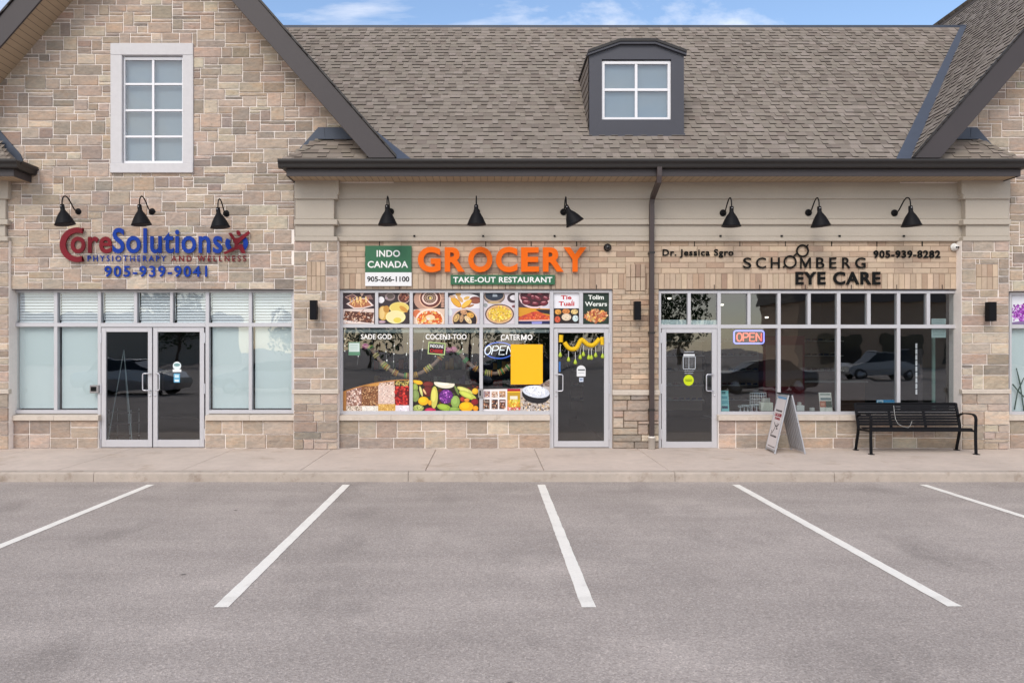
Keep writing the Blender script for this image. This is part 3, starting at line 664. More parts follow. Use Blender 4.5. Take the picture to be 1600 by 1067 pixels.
# gable roofs
th = math.atan(SL); cs, sn = math.cos(th), math.sin(th)
def gable_roof(cx, seed):
    mb = MB(); n = int(HALF/cs/EXP)
    for sd in (-1, 1):                                 # sd = which side of the ridge
        def span(v, sd=sd):
            z = ZG0+v*sn; yb = (z-5.75+.25) if z < ZR+.3 else 7.5
            return (-.75, max(yb, -.1))
        U = (0, 1, 0); V = (-sd*cs, 0, sn); Nn = (sd*sn, 0, cs)
        shingles(mb, (cx+sd*HALF, 0, ZG0), U, V, Nn, n+1, EXP, span, seed+sd)
        q = [(cx+sd*HALF, -.73, ZG0-.005), (cx+sd*HALF, 7.5, ZG0-.005), (cx, 7.5, APEX-.005), (cx, -.73, APEX-.005)]
        mb.face(q if sd > 0 else q[::-1], 1)
    o = mb.build('gable_roof', [M_SHINGLE, M_UNDER], B)
    cap = MB(); cap.prism([(cx-.14, APEX-.14*SL+.03), (cx, APEX+.04), (cx+.14, APEX-.14*SL+.03), (cx+.14, APEX-.14*SL), (cx, APEX), (cx-.14, APEX-.14*SL)], -.75, 7.5); cap.build('ridge_cap', M_SHINGLE if False else M_UNDER, o)
    for sd in (-1, 1):
        vw = .54; zc = Z(247, -.72)
        xo = cx+sd*(HALF+(ZG0-zc)/SL); xi = xo-sd*vw/SL
        g = MB(); g.prism([(xo, zc), (cx, APEX-.012), (cx, APEX-.012-vw), (xi, zc)], -.725, -.685); g.build('bargeboard', M_BROWN, o, bevel=.004)
        g = MB(); g.prism([(xo+sd*.012, zc+.05), (cx, APEX+.055-.012), (cx, APEX-.012), (xo+sd*.012, zc-.0)], -.745, -.7261); g.build('drip_edge', M_GUTTER, o)
        s = MB(); nb = int((HALF-.35)/cs/.115)         # soffit boards across the overhang
        for k in range(int(.62/sn/.115), nb):
            v0, v1 = k*.115+.003, (k+1)*.115-.004; dz = vw-.03
            def q(v, y, up): return (cx+sd*(HALF-v*cs), y, ZG0-dz+v*sn+up)
            A = [q(v0, -.683, 0), q(v1, -.683, 0), q(v1, -.02, 0), q(v0, -.02, 0)]
            s.face(A if sd < 0 else A[::-1])
        hh = HALF-.5; A = [(cx+sd*hh, -.684, ZG0-vw+.045+.5*SL), (cx, -.684, APEX-vw+.045), (cx, -.02, APEX-vw+.045), (cx+sd*hh, -.02, ZG0-vw+.045+.5*SL)]
        s.face(A if sd < 0 else A[::-1], 1)
        s.build('gable_soffit', [M_SOFFIT, M_GUTTER], o)
    return o
gable_roof(CX_L, 201); gable_roof(CX_R, 301)

# eaves: gutter, fascia, soffit boards
XE0, XE1 = -3.66, 2*XMID+3.66
GP = [(-.62, 5.134), (-.62, 4.985), (-.695, 4.985), (-.712, 5.0), (-.722, 5.05), (-.745, 5.085), (-.75, 5.10), (-.75, 5.134), (-.738, 5.134), (-.736, 5.11), (-.634, 5.11), (-.634, 5.134)]
def eave(x0, x1, end0, end1):
    mb = MB(); mb.prism_x(GP, x0-(.0 if end0 else 0), x1)
    for e, x, sd in ((end0, x0, 1), (end1, x1, -1)):
        if e:   # gutter returns to the wall round the corner
            prof = [(a+.62, b) for a, b in GP]
            n = len(prof); xs_ = x+sd*.12
            A = [(xs_+sd*p[0], -.60, p[1]) for p in prof]; Bq = [(xs_+sd*p[0], YG, p[1]) for p in prof]
            mb.raw(A+Bq, [(i, (i+1) % n, (i+1) % n+n, i+n) for i in range(n)]+[tuple(range(n))], 0)
    gu = mb.build('gutter', M_GUTTER, B)
    f0, f1 = x0+(.12 if end0 else 0), x1-(.12 if end1 else 0)
    mb = MB(); mb.box(f0, f1, -.619, -.595, Z(275.5, -.62), 5.10)
    if end0: mb.box(f0, f0+.024, -.595, YG, Z(275.5, -.62), 5.10)
    if end1: mb.box(f1-.024, f1, -.595, YG, Z(275.5, -.62), 5.10)
    mb.build('fascia', M_BROWN, B, bevel=.003)
    mb = MB(); zs = Z(275.5, -.62)+.014; n = int((f1-f0)/.122)
    for k in range(n+1):
        a, b = f0+k*.122+.004, min(f0+(k+1)*.122-.004, f1)
        if b > a: mb.face([(a, -.594, zs), (a, .0, zs), (b, .0, zs), (b, -.594, zs)])
    mb.face([(f0, -.594, zs+.012), (f0, .0, zs+.012), (f1, .0, zs+.012), (f1, -.594, zs+.012)], 1)
    mb.build('eave_soffit', [M_SOFFIT, M_GUTTER], B)
eave(XE0, XE1, True, True); eave(-14, -8.21, False, True)
# little hipped roof returns in front of the gable walls
def roof_return(xe, sd, xin, seed):                    # xe = outer corner, sd = +1 when the hip rises towards +x
    mb = MB(); H_ = .57+.0
    zt = ZEAVE+H_
    def span(v):
        a = xe+sd*(v*r2); b = xin-sd*(v*r2+.05)/SL
        return (min(a, b), max(a, b))
    shingles(mb, (0, -.66, ZEAVE), (1, 0, 0), (0, r2, r2), (0, -r2, r2), 6, .135, span, seed, (.14, .3))
    E = [(xe, -.66, ZEAVE), (xe+sd*H_, -.66+H_, zt), (xin-sd*.55, -.66+H_, zt), (xin, -.66, ZEAVE)]
    mb.face([(p[0], p[1], p[2]-.004) for p in (E if sd < 0 else E[::-1])], 1)
    T = [(xe, -.66, ZEAVE), (xe, YG, ZEAVE), (xe+sd*H_, YG, zt)]
    mb.face(T if sd < 0 else T[::-1], 0, SHING[0][0])
    for k in range(5):                                  # hip cap shingles
        t0, t1 = k/5, (k+1)/5+.03
        a = Vector(E[0]).lerp(Vector(E[1]), t0); b = Vector(E[0]).lerp(Vector(E[1]), min(t1, 1)); up0 = Vector((0, 0, .035)); up1 = Vector((0, 0, .02))
        w1, w2 = Vector((sd*.13, 0, 0)), Vector((0, .13, 0)); c = jit(pick(SHING, rnd), .1)
        mb.face([a+up0, a+up0+w1-up1*.2, b+up1+w1-up1*.3, b+up1], 0, c); mb.face([a+up0, b+up1, b+up1+w2, a+up0+w2], 0, c)
        mb.face([a+up0, a+w1, a+up0+w1-up1*.2], 0, rgb(38, 33, 31))
    o = mb.build('roof_return', [M_SHINGLE, M_UNDER], B)
    g = MB(); xa = xe+sd*(H_-.03); yq = YG-.035
    xs_ = sorted((xa, xin-sd*.72)); g.box(xs_[0], xs_[1], yq, YG, zt-.03, zt+.19); g.box(xs_[0], xs_[1], yq-.08, yq, zt-.045, zt-.02)
    g.prism([(xe-sd*.0, ZEAVE), (xe+sd*.10, ZEAVE+.27), (xa-sd*.01, zt+.19), (xa+sd*.10, zt+.19), (xa+sd*.12, zt-.05), (xe+sd*.3, ZEAVE)], yq-.006, YG+.004); g.build('step_flashing', M_FLASH, o, bevel=.003)
roof_return(XE0+.04, 1, -1.72, 401); roof_return(XE1-.04, -1, 7.56, 402); roof_return(-8.42, -1, -10.4, 403)

# dormer
dx0, dx1 = X(921), X(1068.6); zb_ = Z(212); yb = -.02
wx0, wx1, wz0, wz1 = X(940.5), X(1048.7), Z(187), Z(93)
zl = Z(88); pl = [(dx0, Z(84)), (X(968.8), Z(67)), (X(1023), Z(67)), (dx1, Z(84))]
g = MB()
g.box(dx0, wx0, 0, .1, zb_, wz1); g.box(wx1, dx1, 0, .1, zb_, wz1); g.box(wx0, wx1, 0, .1, zb_, wz0)
g.prism([(dx0, wz1)]+pl+[(dx1, wz1)], 0, .1)
dm = g.build('dormer', M_DORMER, B)
g = MB()
g.prism([(wx0-.20, zb_+.005), (wx0-.02, wz0-.02), (wx1+.02, wz0-.02), (wx1+.20, zb_+.005)], -.012, -.001)
g.box(dx0-.012, dx1+.012, -.05, .02, zb_-.03, zb_+.03); g.build('sill_apron', M_DORMER, dm, bevel=.003)
for xq, sd in ((dx0, -1), (dx1, 1)):
    g = MB()
    zt_ = Z(84); yt = zt_-5.75
    T = [(xq, .1, zb_-.15), (xq, .1, zt_), (xq, yt+.1, zt_)]
    T2 = [(xq-sd*.05, p[1], p[2]) for p in T]
    n = 9
    g.face(T if sd < 0 else T[::-1]); g.face(T2[::-1] if sd < 0 else T2)
    for k in range(n):                                  # lapped side boards
        z0 = zb_+.02+k*(zt_-zb_)/n; z1 = z0+(zt_-zb_)/n; g.face([(xq+sd*.016, .09, z0), (xq+sd*.016, z0-5.75+.1, z0), (xq+sd*.004, z1-5.75+.1, z1), (xq+sd*.004, .09, z1)][::(1 if sd > 0 else -1)])
        g.face([(xq+sd*.016, .09, z0), (xq, .09, z0), (xq, z0-5.75+.1, z0), (xq+sd*.016, z0-5.75+.1, z0)])
    g.build('cheek', mat('grey brown dormer siding', rgb(120, 110, 102), .8, var=.06), dm)
top = [(X(918.3), Z(80)), (X(968.4), Z(62.5)), (X(1023.4), Z(62.5)), (X(1071.6), Z(80))]
low = [(a, b-.05) for a, b in top]
g = MB()
for i in range(3):
    a, b, c, d = top[i], top[i+1], low[i+1], low[i]
    g.prism([(d[0], d[1]-.045), (c[0], c[1]-.045), c, d], -.055, .03, 1)
    zback = max(a[1], b[1])-5.75+.25
    g.prism([d, c, b, a], -.075, zback, 0)
g.build('dormer_roof', [M_GUTTER, M_DORMER], dm)
g = MB(); yy = .035; fw = .055
g.box(wx0, wx0+fw, yy, yy+.06, wz0, wz1-.02); g.box(wx1-fw, wx1, yy, yy+.06, wz0, wz1-.02); g.box(wx0+fw, wx1-fw, yy, yy+.06, wz0, wz0+.05); g.box(wx0+fw, wx1-fw, yy, yy+.06, wz1-.075, wz1-.02)
xm, zm = X(994.2, yy), Z(140.3, yy)
g.box(xm-.024, xm+.024, yy+.006, yy+.05, wz0+.05, wz1-.075)
for a, b in ((wx0+fw, xm-.024), (xm+.024, wx1-fw)): g.box(a, b, yy+.008, yy+.05, zm-.024, zm+.024)
g.build('window_frame', M_WFRAME, dm, bevel=.003)
g = MB(); g.box(wx0+.02, wx1-.02, yy+.03, yy+.036, wz0+.02, wz1-.03); g.build('window_pane', M_GLASS2, dm)
g = MB(); g.box(wx0, wx1, .115, .12, wz0, wz1); g.build('window_shade', M_SHADE, dm)

# downspout
g = MB(); x1_, x2_ = X(1030, -.68), X(1018, -.12)
g.tube([(x1_, -.68, 5.0), (x1_, -.68, Z(275, -.68)), (x1_-.004, -.675, Z(283, -.68)), (x2_+.01, -.16, Z(309, -.15)), (x2_, -.13, Z(320, -.12)), (x2_, -.13, Z(686, -.13))], .058, 4, phase=R(45), sm=False)
ds = g.build('downspout', mat('dark brown downspout', rgb(66, 55, 54), .45, var=.05), B)
for py in (395, 520, 640):
    g = MB(); g.box(x2_-.05, x2_+.05, -.175, -.02, Z(py+1.5, -.13), Z(py-1.5, -.13)); g.build('strap', M_GUTTER, ds)
g = MB(); g.lathe([(0, 0), (.062, 0), (.062, .2), (.066, .2), (.066, .235), (.05, .235), (0, .235)], (x2_, -.13, 0.001), 'z', 20); g.build('drain_pipe', M_PIPE, ds)
# rest of the shell: back wall and outer side walls
g = MB(); g.box(-13.5, 16.5, 7.3, 7.6, 0, 5.2); g.box(-13.5, -13.2, .3, 7.29, 0, 5.2); g.box(16.2, 16.5, .3, 7.29, 0, 5.2); g.box(-13.5, X(14, YP)-.85, -.1, .2, 0, 4.9); g.box(15.2, 16.5, -.1, .2, 0, 9)
g.build('back_wall', M_BMORTAR, B)
g = MB(); g.face([(-14.5, -.66, ZEAVE), (CX_L-HALF+.3, -.66, ZEAVE), (CX_L-.5, YRIDGE, ZR), (-14.5, YRIDGE, ZR)]); g.face([(-14.5, YRIDGE, ZR), (CX_L-.5, YRIDGE, ZR), (CX_L-.5, 7.6, ZEAVE), (-14.5, 7.6, ZEAVE)])
g.build('side_roof', M_UNDER, B)

# ------------------------------------------------------------------ gooseneck lamps
def make_lamp(loc, roll, d, label, group):
    ox, oy, oz = loc; r = empty('gooseneck_lamp', loc, label, 'wall lamp', group)
    g = MB(); g.lathe([(0, 0), (.062, 0), (.062, -.014), (.05, -.024), (.022, -.03), (.018, -.05), (0, -.05)], loc, 'y', 24); g.build('wall_plate', M_BLACK, r)
    k = d/.53
    pts = [(0, -.04, 0), (0, -.09, -.004), (0, -.15, .02), (0, -.21, .07), (0, -.27, .125), (0, -.33, .17), (0, -.39, .196), (0, -.44, .198), (0, -.485, .175), (0, -.515, .135), (0, -.528, .085), (0, -.53, .02)]
    g = MB(); g.tube([(ox, oy+p[1]*k, oz+p[2]) for p in pts], .0115, 8); g.build('arm', M_BLACK, r)
    c = (ox, oy-d, oz+.02); ca, sa = math.cos(R(roll)), math.sin(R(roll))
    def turn(mb): mb.v = [(c[0]+(p[0]-c[0])*ca-(p[2]-c[2])*sa, p[1], c[2]+(p[0]-c[0])*sa+(p[2]-c[2])*ca) for p in mb.v]
    g = MB()
    prof = [(0, .012), (.03, .012), (.036, .0), (.038, -.05), (.038, -.088), (.046, -.094), (.046, -.108), (.062, -.125), (.088, -.165), (.115, -.215), (.138, -.265), (.156, -.31), (.170, -.335), (.172, -.345), (.168, -.345)]
    g.lathe([(a, b) for a, b in prof][::-1], c, 'z', 28, 0)
    g.lathe([(.168, -.345), (.153, -.315), (.132, -.262), (.108, -.21), (.078, -.16), (.04, -.12), (0, -.118)][::-1], c, 'z', 28, 1); turn(g)
    sh = g.build('shade', [M_BLACK, M_BROWN], r)
    g = MB(); g.lathe([(0, -.245), (.02, -.24), (.031, -.215), (.03, -.19), (.016, -.15), (.014, -.09)], c, 'z', 12); turn(g); g.build('bulb', M_WHITE, sh)
    g = MB(); g.lathe([(0, -.012), (.007, -.01), (.009, 0)], (c[0]-.004, c[1]-.037, c[2]-.022), 'y', 10); turn(g); g.build('screw', M_CHROME, sh)
GR = 'black gooseneck lamps over the shop signs'
for px, py, roll, d, Yw, lab in (
    (123, 331, 9, .55, YG, 'black gooseneck lamp above the big red letter C of the clinic sign'),
    (238, 331, 6, .52, YG, 'black gooseneck lamp under the tall stone framed window'),
    (354, 334, 7, .45, YG, 'black gooseneck lamp above the red figure emblem of the clinic sign'),
    (610.5, 331, 2, .52, -.02, 'black gooseneck lamp above the green and white phone panel'),
    (744.8, 331, 1, .53, -.02, 'black gooseneck lamp above the middle of the orange letters'),
    (880.5, 331.5, 27, .50, -.02, 'sharply tilted black gooseneck lamp above the end of the orange letters'),
    (1129.6, 333, -1, .50, -.02, 'black gooseneck lamp just right of the brown downspout'),
    (1263, 332.5, 5, .46, -.02, 'black gooseneck lamp above the spectacles shape of the black sign'),
    (1397.4, 333, 3, .54, -.02, 'black gooseneck lamp above the phone number in black')):
    make_lamp((X(px, Yw), Yw, Z(py, Yw)), roll, d, lab, GR)

# box sconces
def sconce(px0, px1, t, u, brk, Yw, lab):
    x0, x1 = X(px0, Yw-.16), X(px1, Yw-.16); z0, z1 = Z(u, Yw-.16), Z(t, Yw-.16); xb = X(brk, Yw)
    r = empty('wall_sconce', ((x0+x1)/2, Yw, z0), lab, 'wall sconce', 'black up and down sconces on the piers')
    g = MB(); xm = (x0+x1)/2; n = 20; h = (x1-x0)/2
    ys_ = Yw-.16
    for a_, b_, c_, d_ in ((-h, -h+.008, -h, h), (h-.008, h, -h, h), (-h+.008, h-.008, -h, -h+.008), (-h+.008, h-.008, h-.008, h)): g.box(xm+a_, xm+b_, ys_+c_, ys_+d_, z0, z1)
    g.box(xm-h+.008, xm+h-.008, ys_-h+.008, ys_+h-.008, z0+.03, z1-.03); g.build('body', M_BLACK, r, bevel=.002)
    g = MB(); zc = (z0+z1)/2-.01; g.box(xb-.045, xb+.045, Yw-.022, Yw+.012, zc-.06, zc+.06); g.box(min(xm, xb)-.01, max(xm, xb)+.01, Yw-.14, Yw-.022, zc-.025, zc+.025); g.build('bracket', M_BLACK, r, bevel=.003)
sconce(485, 495.5, 469.5, 499.5, 493.5, YP, 'black sconce on the stone pier beside the clinic storefront')
sconce(990.5, 1000.7, 471, 500, 995, YM, 'black sconce on the brick pier beside the brown downspout')
sconce(1542.5, 1553.8, 472, 502, 1544, YP, 'black sconce on the stone pier behind the bench')

# cameras
def dome(px, py, m1, m2, lab, eyes):
    x, z = X(px), Z(py); r = empty('security_camera', (x, 0, z), lab, 'camera', 'small security cameras on the brick band')
    g = MB(); g.lathe([(0, 0), (.07, 0), (.07, -.03), (.062, -.045), (0, -.045)], (x, 0, z), 'y', 24); g.build('base', m1, r)
    g = MB(); g.lathe([(.055, -.03), (.055, -.05), (.047, -.075), (.028, -.095), (0, -.102)], (x, 0, z-.005), 'y', 24); g.build('ball', m2, r)
    for dx in eyes:
        q = MB(); q.lathe([(.016, -.07), (.016, -.101), (0, -.103)], (x+dx, 0, z-.012), 'y', 14); q.build('lens', M_BLACK, r)
dome(949, 387, M_BLACK, mat('dark dome plastic', (.03, .03, .032), .2), 'small black dome camera on brick beyond the orange letters', (0,))
dome(1490, 386.5, M_WHITE, M_WHITE, 'small white dome camera on brick beyond the black phone number', (-.005, .028))

# ------------------------------------------------------------------ signs
M_RED = mat('dark red letter paint', rgb(122, 28, 40), .55, spec=.2); M_BLUE = mat('blue letter paint', rgb(14, 56, 150), .55, spec=.2)
M_ORANGE = mat('orange letter paint', rgb(234, 104, 8), .55, spec=.2); M_GREEN = mat('green sign face', rgb(38, 100, 66), .5)
M_PANELW = mat('white sign face', rgb(232, 232, 234), .5); M_LETTERB = mat('black letter paint', (.008, .008, .008), .55, spec=.1)
M_LETTERE = mat('grey letter edge', rgb(120, 105, 95), .6); M_LW = mat('white letter paint', rgb(238, 238, 236), .5)
def letters(parent, name, body, px0, px1, pt, pu, mt, Y, depth=.03, off=.03, space=1.0, stand=.02, shear=0):
    g = MB(); y = Y-stand; g.text(body, X(px0, y), X(px1, y), Z(pu, y), Z(pt, y), y, depth, off, space, shear=shear)
    return g.build(name, mt, parent)
def P2(x, y): return (x/4.706+70, y/4.706+290)         # enlarged photo crop -> photo pixels
YS = YG
cs_ = empty('clinic_sign', (X(240, YS), YS, Z(433, YS)), 'red and blue raised clinic lettering with phone number on stone gable wall', 'sign')
g = MB(); y = YS-.045; out = []
for a in range(68, 293, 8): px, py = P2(243+127*math.cos(R(a)), 437-127*math.sin(R(a))); out.append((X(px, y), Z(py, y)))
inn = []
for a in range(292, 67, -8): px, py = P2(247+88*math.cos(R(a)), 437-88*math.sin(R(a))); inn.append((X(px, y), Z(py, y)))
px, py = P2(280, 562); p2, q2 = P2(280, 526); t1 = [(X(px, y), Z(py, y)), (X(p2, y), Z(q2, y))]
px, py = P2(284, 346); p2, q2 = P2(284, 311); t2 = [(X(px, y), Z(py, y)), (X(p2, y), Z(q2, y))]
n_ = len(out)
for i in range(n_-1): g.prism([out[i], out[i+1], inn[n_-2-i], inn[n_-1-i]], y-.035, y)
g.prism([out[-1], t1[0], t1[1], inn[0]], y-.035, y); g.prism([out[0], inn[-1], t2[0], t2[1]], y-.035, y)
g.build('initial_letter', M_RED, cs_)
letters(cs_, 'red_lettering', 'ore', 111, 175.3, 370, 396, M_RED, YS, .020, .020, 1.06, .034)
letters(cs_, 'blue_lettering', 'Solutions', 176.5, 348, 356.5, 396, M_BLUE, YS, .020, .017, 1.06, .034)
letters(cs_, 'tagline', 'PHYSIOTHERAPY', 137, 259.5, 399.5, 408.5, M_BLUE, YS, .010, .010, 1.45, .030)
letters(cs_, 'tagline', 'AND WELLNESS', 268, 384.5, 399.5, 408.5, M_RED, YS, .010, .010, 1.5, .030)
letters(cs_, 'phone_number', '905-939-9041', 163.5, 324, 415.5, 433, M_BLUE, YS, .014, .018, 1.2, .032)
g = MB(); y = YS-.04
def pp(*L_): return [(X(P2(a, b)[0], y), Z(P2(a, b)[1], y)) for a, b in L_]
ring = [(1412+84*math.cos(R(a)), 425-72*math.sin(R(a))) for a in range(0, 361, 15)]; rin = [(1412+50*math.cos(R(a)), 425-46*math.sin(R(a))) for a in range(0, 361, 15)]
for i in range(24):
    if 4 <= i <= 9 or 15 <= i <= 20: continue
    g.prism(pp(ring[i], ring[i+1], rin[i+1], rin[i]), y-.015, y)
em = g.build('emblem', M_BLUE, cs_)
g = MB(); y = YS-.062
g.prism(pp((1352, 352), (1376, 350), (1400, 388), (1424, 388), (1500, 334), (1512, 352), (1444, 408), (1420, 440), (1398, 432), (1386, 404)), y-.02, y)
g.prism(pp((1398, 434), (1422, 438), (1452, 430), (1478, 498), (1452, 500), (1428, 466), (1326, 506), (1314, 494), (1396, 452)), y-.0202, y-.0002)
g.prism(pp(*[(1426+15*math.cos(R(a)), 350-20*math.sin(R(a)-.3)) for a in range(0, 360, 20)]), y-.02, y); g.build('figure', M_RED, em)

ps = empty('phone_panel_sign', (X(606), 0, Z(447)), 'green over white square sign panel with phone number left of the orange letters', 'sign')
g = MB(); g.box(X(570.5, -.05), X(643, -.05), -.05, -.01, Z(425.5, -.05), Z(384, -.05)); g.build('green_panel', M_GREEN, ps, bevel=.002)
g = MB(); g.box(X(570.5, -.048), X(643, -.048), -.047, -.01, Z(447, -.048), Z(425.6, -.048)); g.build('white_panel', M_PANELW, ps, bevel=.002)
letters(ps, 'lettering', 'INDO', 588.5, 625, 391, 401.5, M_LW, -.05, .004, .022, 1.05, .0005)
letters(ps, 'lettering', 'CANADA', 574.5, 637.5, 408, 418.5, M_LW, -.05, .004, .022, 1.05, .0005)
letters(ps, 'phone_number', '905-266-1100', 573.7, 639.5, 432, 440.3, M_LETTERB, -.047, .004, .020, 1.0, .0005)
og = empty('raised_letter_sign', (X(784), 0, Z(425.5)), 'large raised orange grocery lettering on buff brick', 'sign')
xw = [(653, 688.6, 'G'), (695, 726.5, 'R'), (731.5, 769.5, 'O'), (774.5, 808.5, 'C'), (814, 842, 'E'), (848, 880.5, 'R'), (880.5, 916, 'Y')]
for a, b, ch in xw: letters(og, 'letter', ch, a, b, 387 if ch not in 'GOC' else 386.2, 425 if ch not in 'GOC' else 425.8, M_ORANGE, -.02, .045, .038, 1.0, .02)
to = empty('restaurant_panel_sign', (X(785), 0, Z(444.5)), 'long low green sign panel below the orange letters', 'sign')
g = MB(); g.box(X(704, -.045), X(867, -.045), -.045, -.01, Z(444.7, -.045), Z(429.5, -.045)); g.build('panel', M_GREEN, to, bevel=.002)
letters(to, 'lettering', 'TAKE-OUT RESTAURANT', 708, 863, 432.8, 441.6, M_LW, -.045, .004, .022, 1.06, .0005)
def black_sign(name, body, a, b, t, u, lab, off=.022, sp=1.0, parent=None):
    r = parent or empty(name, (X((a+b)/2), 0, Z(u)), lab, 'sign')
    letters(r, 'lettering', body, a, b, t, u, M_LETTERB, -.004, .012, off, sp, .010); return r
black_sign('name_sign', 'Dr. Jessica Sgro', 1035, 1146, 389.5, 403, 'small black name lettering on brick right of the downspout', .026, 1.14)
black_sign('phone_sign', '905-939-8282', 1364.5, 1469, 391.3, 403.5, 'black phone number on brick below the right lamp', .032, 1.14)
es = empty('eye_shop_sign', (X(1268), 0, Z(445)), 'black eye shop lettering with a spectacles shape on buff brick', 'sign')
for ch, a, b in (('S', 1161, 1173.5), ('C', 1181, 1196.5), ('H', 1204, 1218), ('B', 1275, 1287.5), ('E', 1295.5, 1306.5), ('R', 1315.5, 1328.5), ('G', 1336, 1352)):
    letters(es, 'letter', ch, a, b, 402.5, 419.5, M_LETTERB, -.004, .02, .006, 1, .012)
MOUT = lambda k: [(0, 0), (0, 1), (k, 1), (.5, .35+k*.3), (1-k, 1), (1, 1), (1, 0), (1-k, 0), (1-k, 1-k*1.9), (.5+k*.45, .06), (.5-k*.45, .06), (k, 1-k*1.9), (k, 0)]
g = MB(); g.prism([(X(1250+16.5*a, -.016), Z(419.5-17*b, -.016)) for a, b in MOUT(.13)], -.036, -.016); g.build('letter', M_LETTERB, es)
letters(es, 'bold_lettering', 'EYE CARE', 1242.6, 1375.5, 424.6, 445, M_LETTERB, -.004, .016, .034, 1.14, .012)
g = MB(); y = -.03
def circ(cx, cy, r): return [(X(cx+r*math.cos(R(a)), y), y, Z(cy-r*math.sin(R(a)), y)) for a in range(0, 361, 12)]
g.tube(circ(1234.6, 409.2, 9), .017, 8); g.tube(circ(1254, 392, 8.8), .017, 8)
pt_ = lambda *L_: [(X(a, y), y, Z(b, y)) for a, b in L_]
g.tube(pt_((1239.5, 401.5), (1243, 397.5), (1247, 396)), .014, 8); g.tube(pt_((1227.5, 415), (1223.5, 418)), .014, 8); g.tube(pt_((1259.5, 386), (1262.8, 382.6)), .014, 8)
g.build('spectacles', M_LETTERB, es)

# ------------------------------------------------------------------ printed things on and behind the glass
class Canvas:
    def __init__(s, a, b, t, u, Y, bg, th=.003):
        s.r = (a, b, t, u); s.Y = Y; s.n = 0; s.g = MB(); s.rs = random.Random(int(a*7+t))
        s.g.box(X(a, Y), X(b, Y), Y, Y+th, Z(u, Y), Z(t, Y), 0, rgb(*bg))
    def poly(s, pts, c, clip=None):
        a, b, t, u = clip or s.r
        p = clip_poly(list(pts), [(-1, 0, -a), (1, 0, b), (0, -1, -t), (0, 1, u)]+getattr(s, 'cut', []))
        if len(p) < 3: return
        s.n += 1; y = s.Y-.0004-s.n*1.5e-5
        ar = sum(p[i][0]*p[(i+1) % len(p)][1]-p[(i+1) % len(p)][0]*p[i][1] for i in range(len(p)))
        if ar > 0: p = p[::-1]
        s.g.face([(X(q[0], s.Y), y, Z(q[1], s.Y)) for q in p], 0, rgb(*c))
    def ell(s, cx, cy, rx, ry, c, rot=0, n=18, clip=None):
        ca, sa = math.cos(R(rot)), math.sin(R(rot))
        s.poly([(cx+rx*math.cos(2*math.pi*k/n)*ca-ry*math.sin(2*math.pi*k/n)*sa, cy+rx*math.cos(2*math.pi*k/n)*sa+ry*math.sin(2*math.pi*k/n)*ca) for k in range(n)], c, clip)
    def rect(s, a, b, t, u, c): s.poly([(a, t), (b, t), (b, u), (a, u)], c)
    def line(s, x0, y0, x1, y1, w_, c, clip=None):
        dx, dy = x1-x0, y1-y0; l = math.hypot(dx, dy) or 1; nx, ny = -dy/l*w_/2, dx/l*w_/2
        s.poly([(x0+nx, y0+ny), (x1+nx, y1+ny), (x1-nx, y1-ny), (x0-nx, y0-ny)], c, clip)
    def dots(s, a, b, t, u, n, r0, r1, cols, el=1.6, test=None, clip=None):
        for _ in range(n):
            x, y = s.rs.uniform(a, b), s.rs.uniform(t, u)
            if test and not test(x, y): continue
            c = s.rs.choice(cols); k = s.rs.uniform(.85, 1.12); r = s.rs.uniform(r0, r1)
            s.ell(x, y, r*el, r, [min(255, v*k) for v in c], s.rs.uniform(0, 180), 6, clip)
    def text(s, body, a, b, t, u, c, off=.02, sp=1.0):
        y = s.Y-.0006-s.n*1.5e-5; s.n += 30
        s.g.text(body, X(a, s.Y), X(b, s.Y), Z(u, s.Y), Z(t, s.Y), y, .0004, off, sp, 0, rgb(*c))
    def done(s, name, lab, cat, group=None): return tag(s.g.build(name, M_TINT), lab, cat, group)
YPST = YF+.046
GP_ = 'food posters along the top of the grocery front'
def poster(a, b, bg): return Canvas(a+.3, b-.3, 457.8, 506.2, YPST, bg)
def cr(k, px0):                                        # coordinates of an enlarged crop -> photo pixels
    return lambda x, y: (px0+x/k, 450+y/k)
# 1 paper cones of fries
c = poster(535.5, 586, (58, 42, 48)); q = cr(14.545, 535)
def P_(pts, col): c.poly([q(*p) for p in pts], col)
for k in range(14): P_([(20, 120+k*26), (720, 110+k*26), (720, 114+k*26), (20, 124+k*26)], (82, 62, 66))
P_([(50, 210), (230, 130), (330, 190), (190, 290)], (196, 160, 150)); P_([(75, 212), (225, 150), (310, 192), (190, 270)], (110, 76, 74))
P_([(400, 120), (500, 110), (440, 190)], (216, 186, 170)); P_([(500, 180), (640, 150), (700, 260), (560, 250)], (140, 108, 104))
P_([(85, 360), (330, 230), (540, 230), (715, 400), (500, 460), (260, 470)], (240, 220, 214)); P_([(130, 360), (330, 250), (530, 250), (660, 395), (480, 440), (270, 445)], (176, 112, 78))
for k in range(26):
    x, y = c.rs.uniform(170, 600), c.rs.uniform(290, 430); p = q(x, y); c.line(*p, p[0]+c.rs.uniform(-3, 3), p[1]-c.rs.uniform(3, 8), 1.3, c.rs.choice([(222, 170, 104), (196, 120, 72), (150, 84, 52), (240, 200, 130)]))
for x in (335, 420, 540): p = q(x, 330); c.line(*p, p[0]-.5, p[1]-9, 2.2, (240, 208, 140))
P_([(0, 480), (720, 470), (720, 820), (0, 820)], (226, 208, 200)); P_([(60, 520), (720, 560), (660, 800), (20, 720)], (96, 56, 44))
for k in range(70):
    x, y = c.rs.uniform(60, 680), c.rs.uniform(530, 780); p = q(x, y); c.line(*p, p[0]+c.rs.uniform(-4, 4), p[1]+c.rs.uniform(-3, 3), c.rs.uniform(.8, 1.7), c.rs.choice([(226, 188, 160), (150, 96, 70), (66, 36, 30), (196, 130, 96), (240, 220, 204)]))
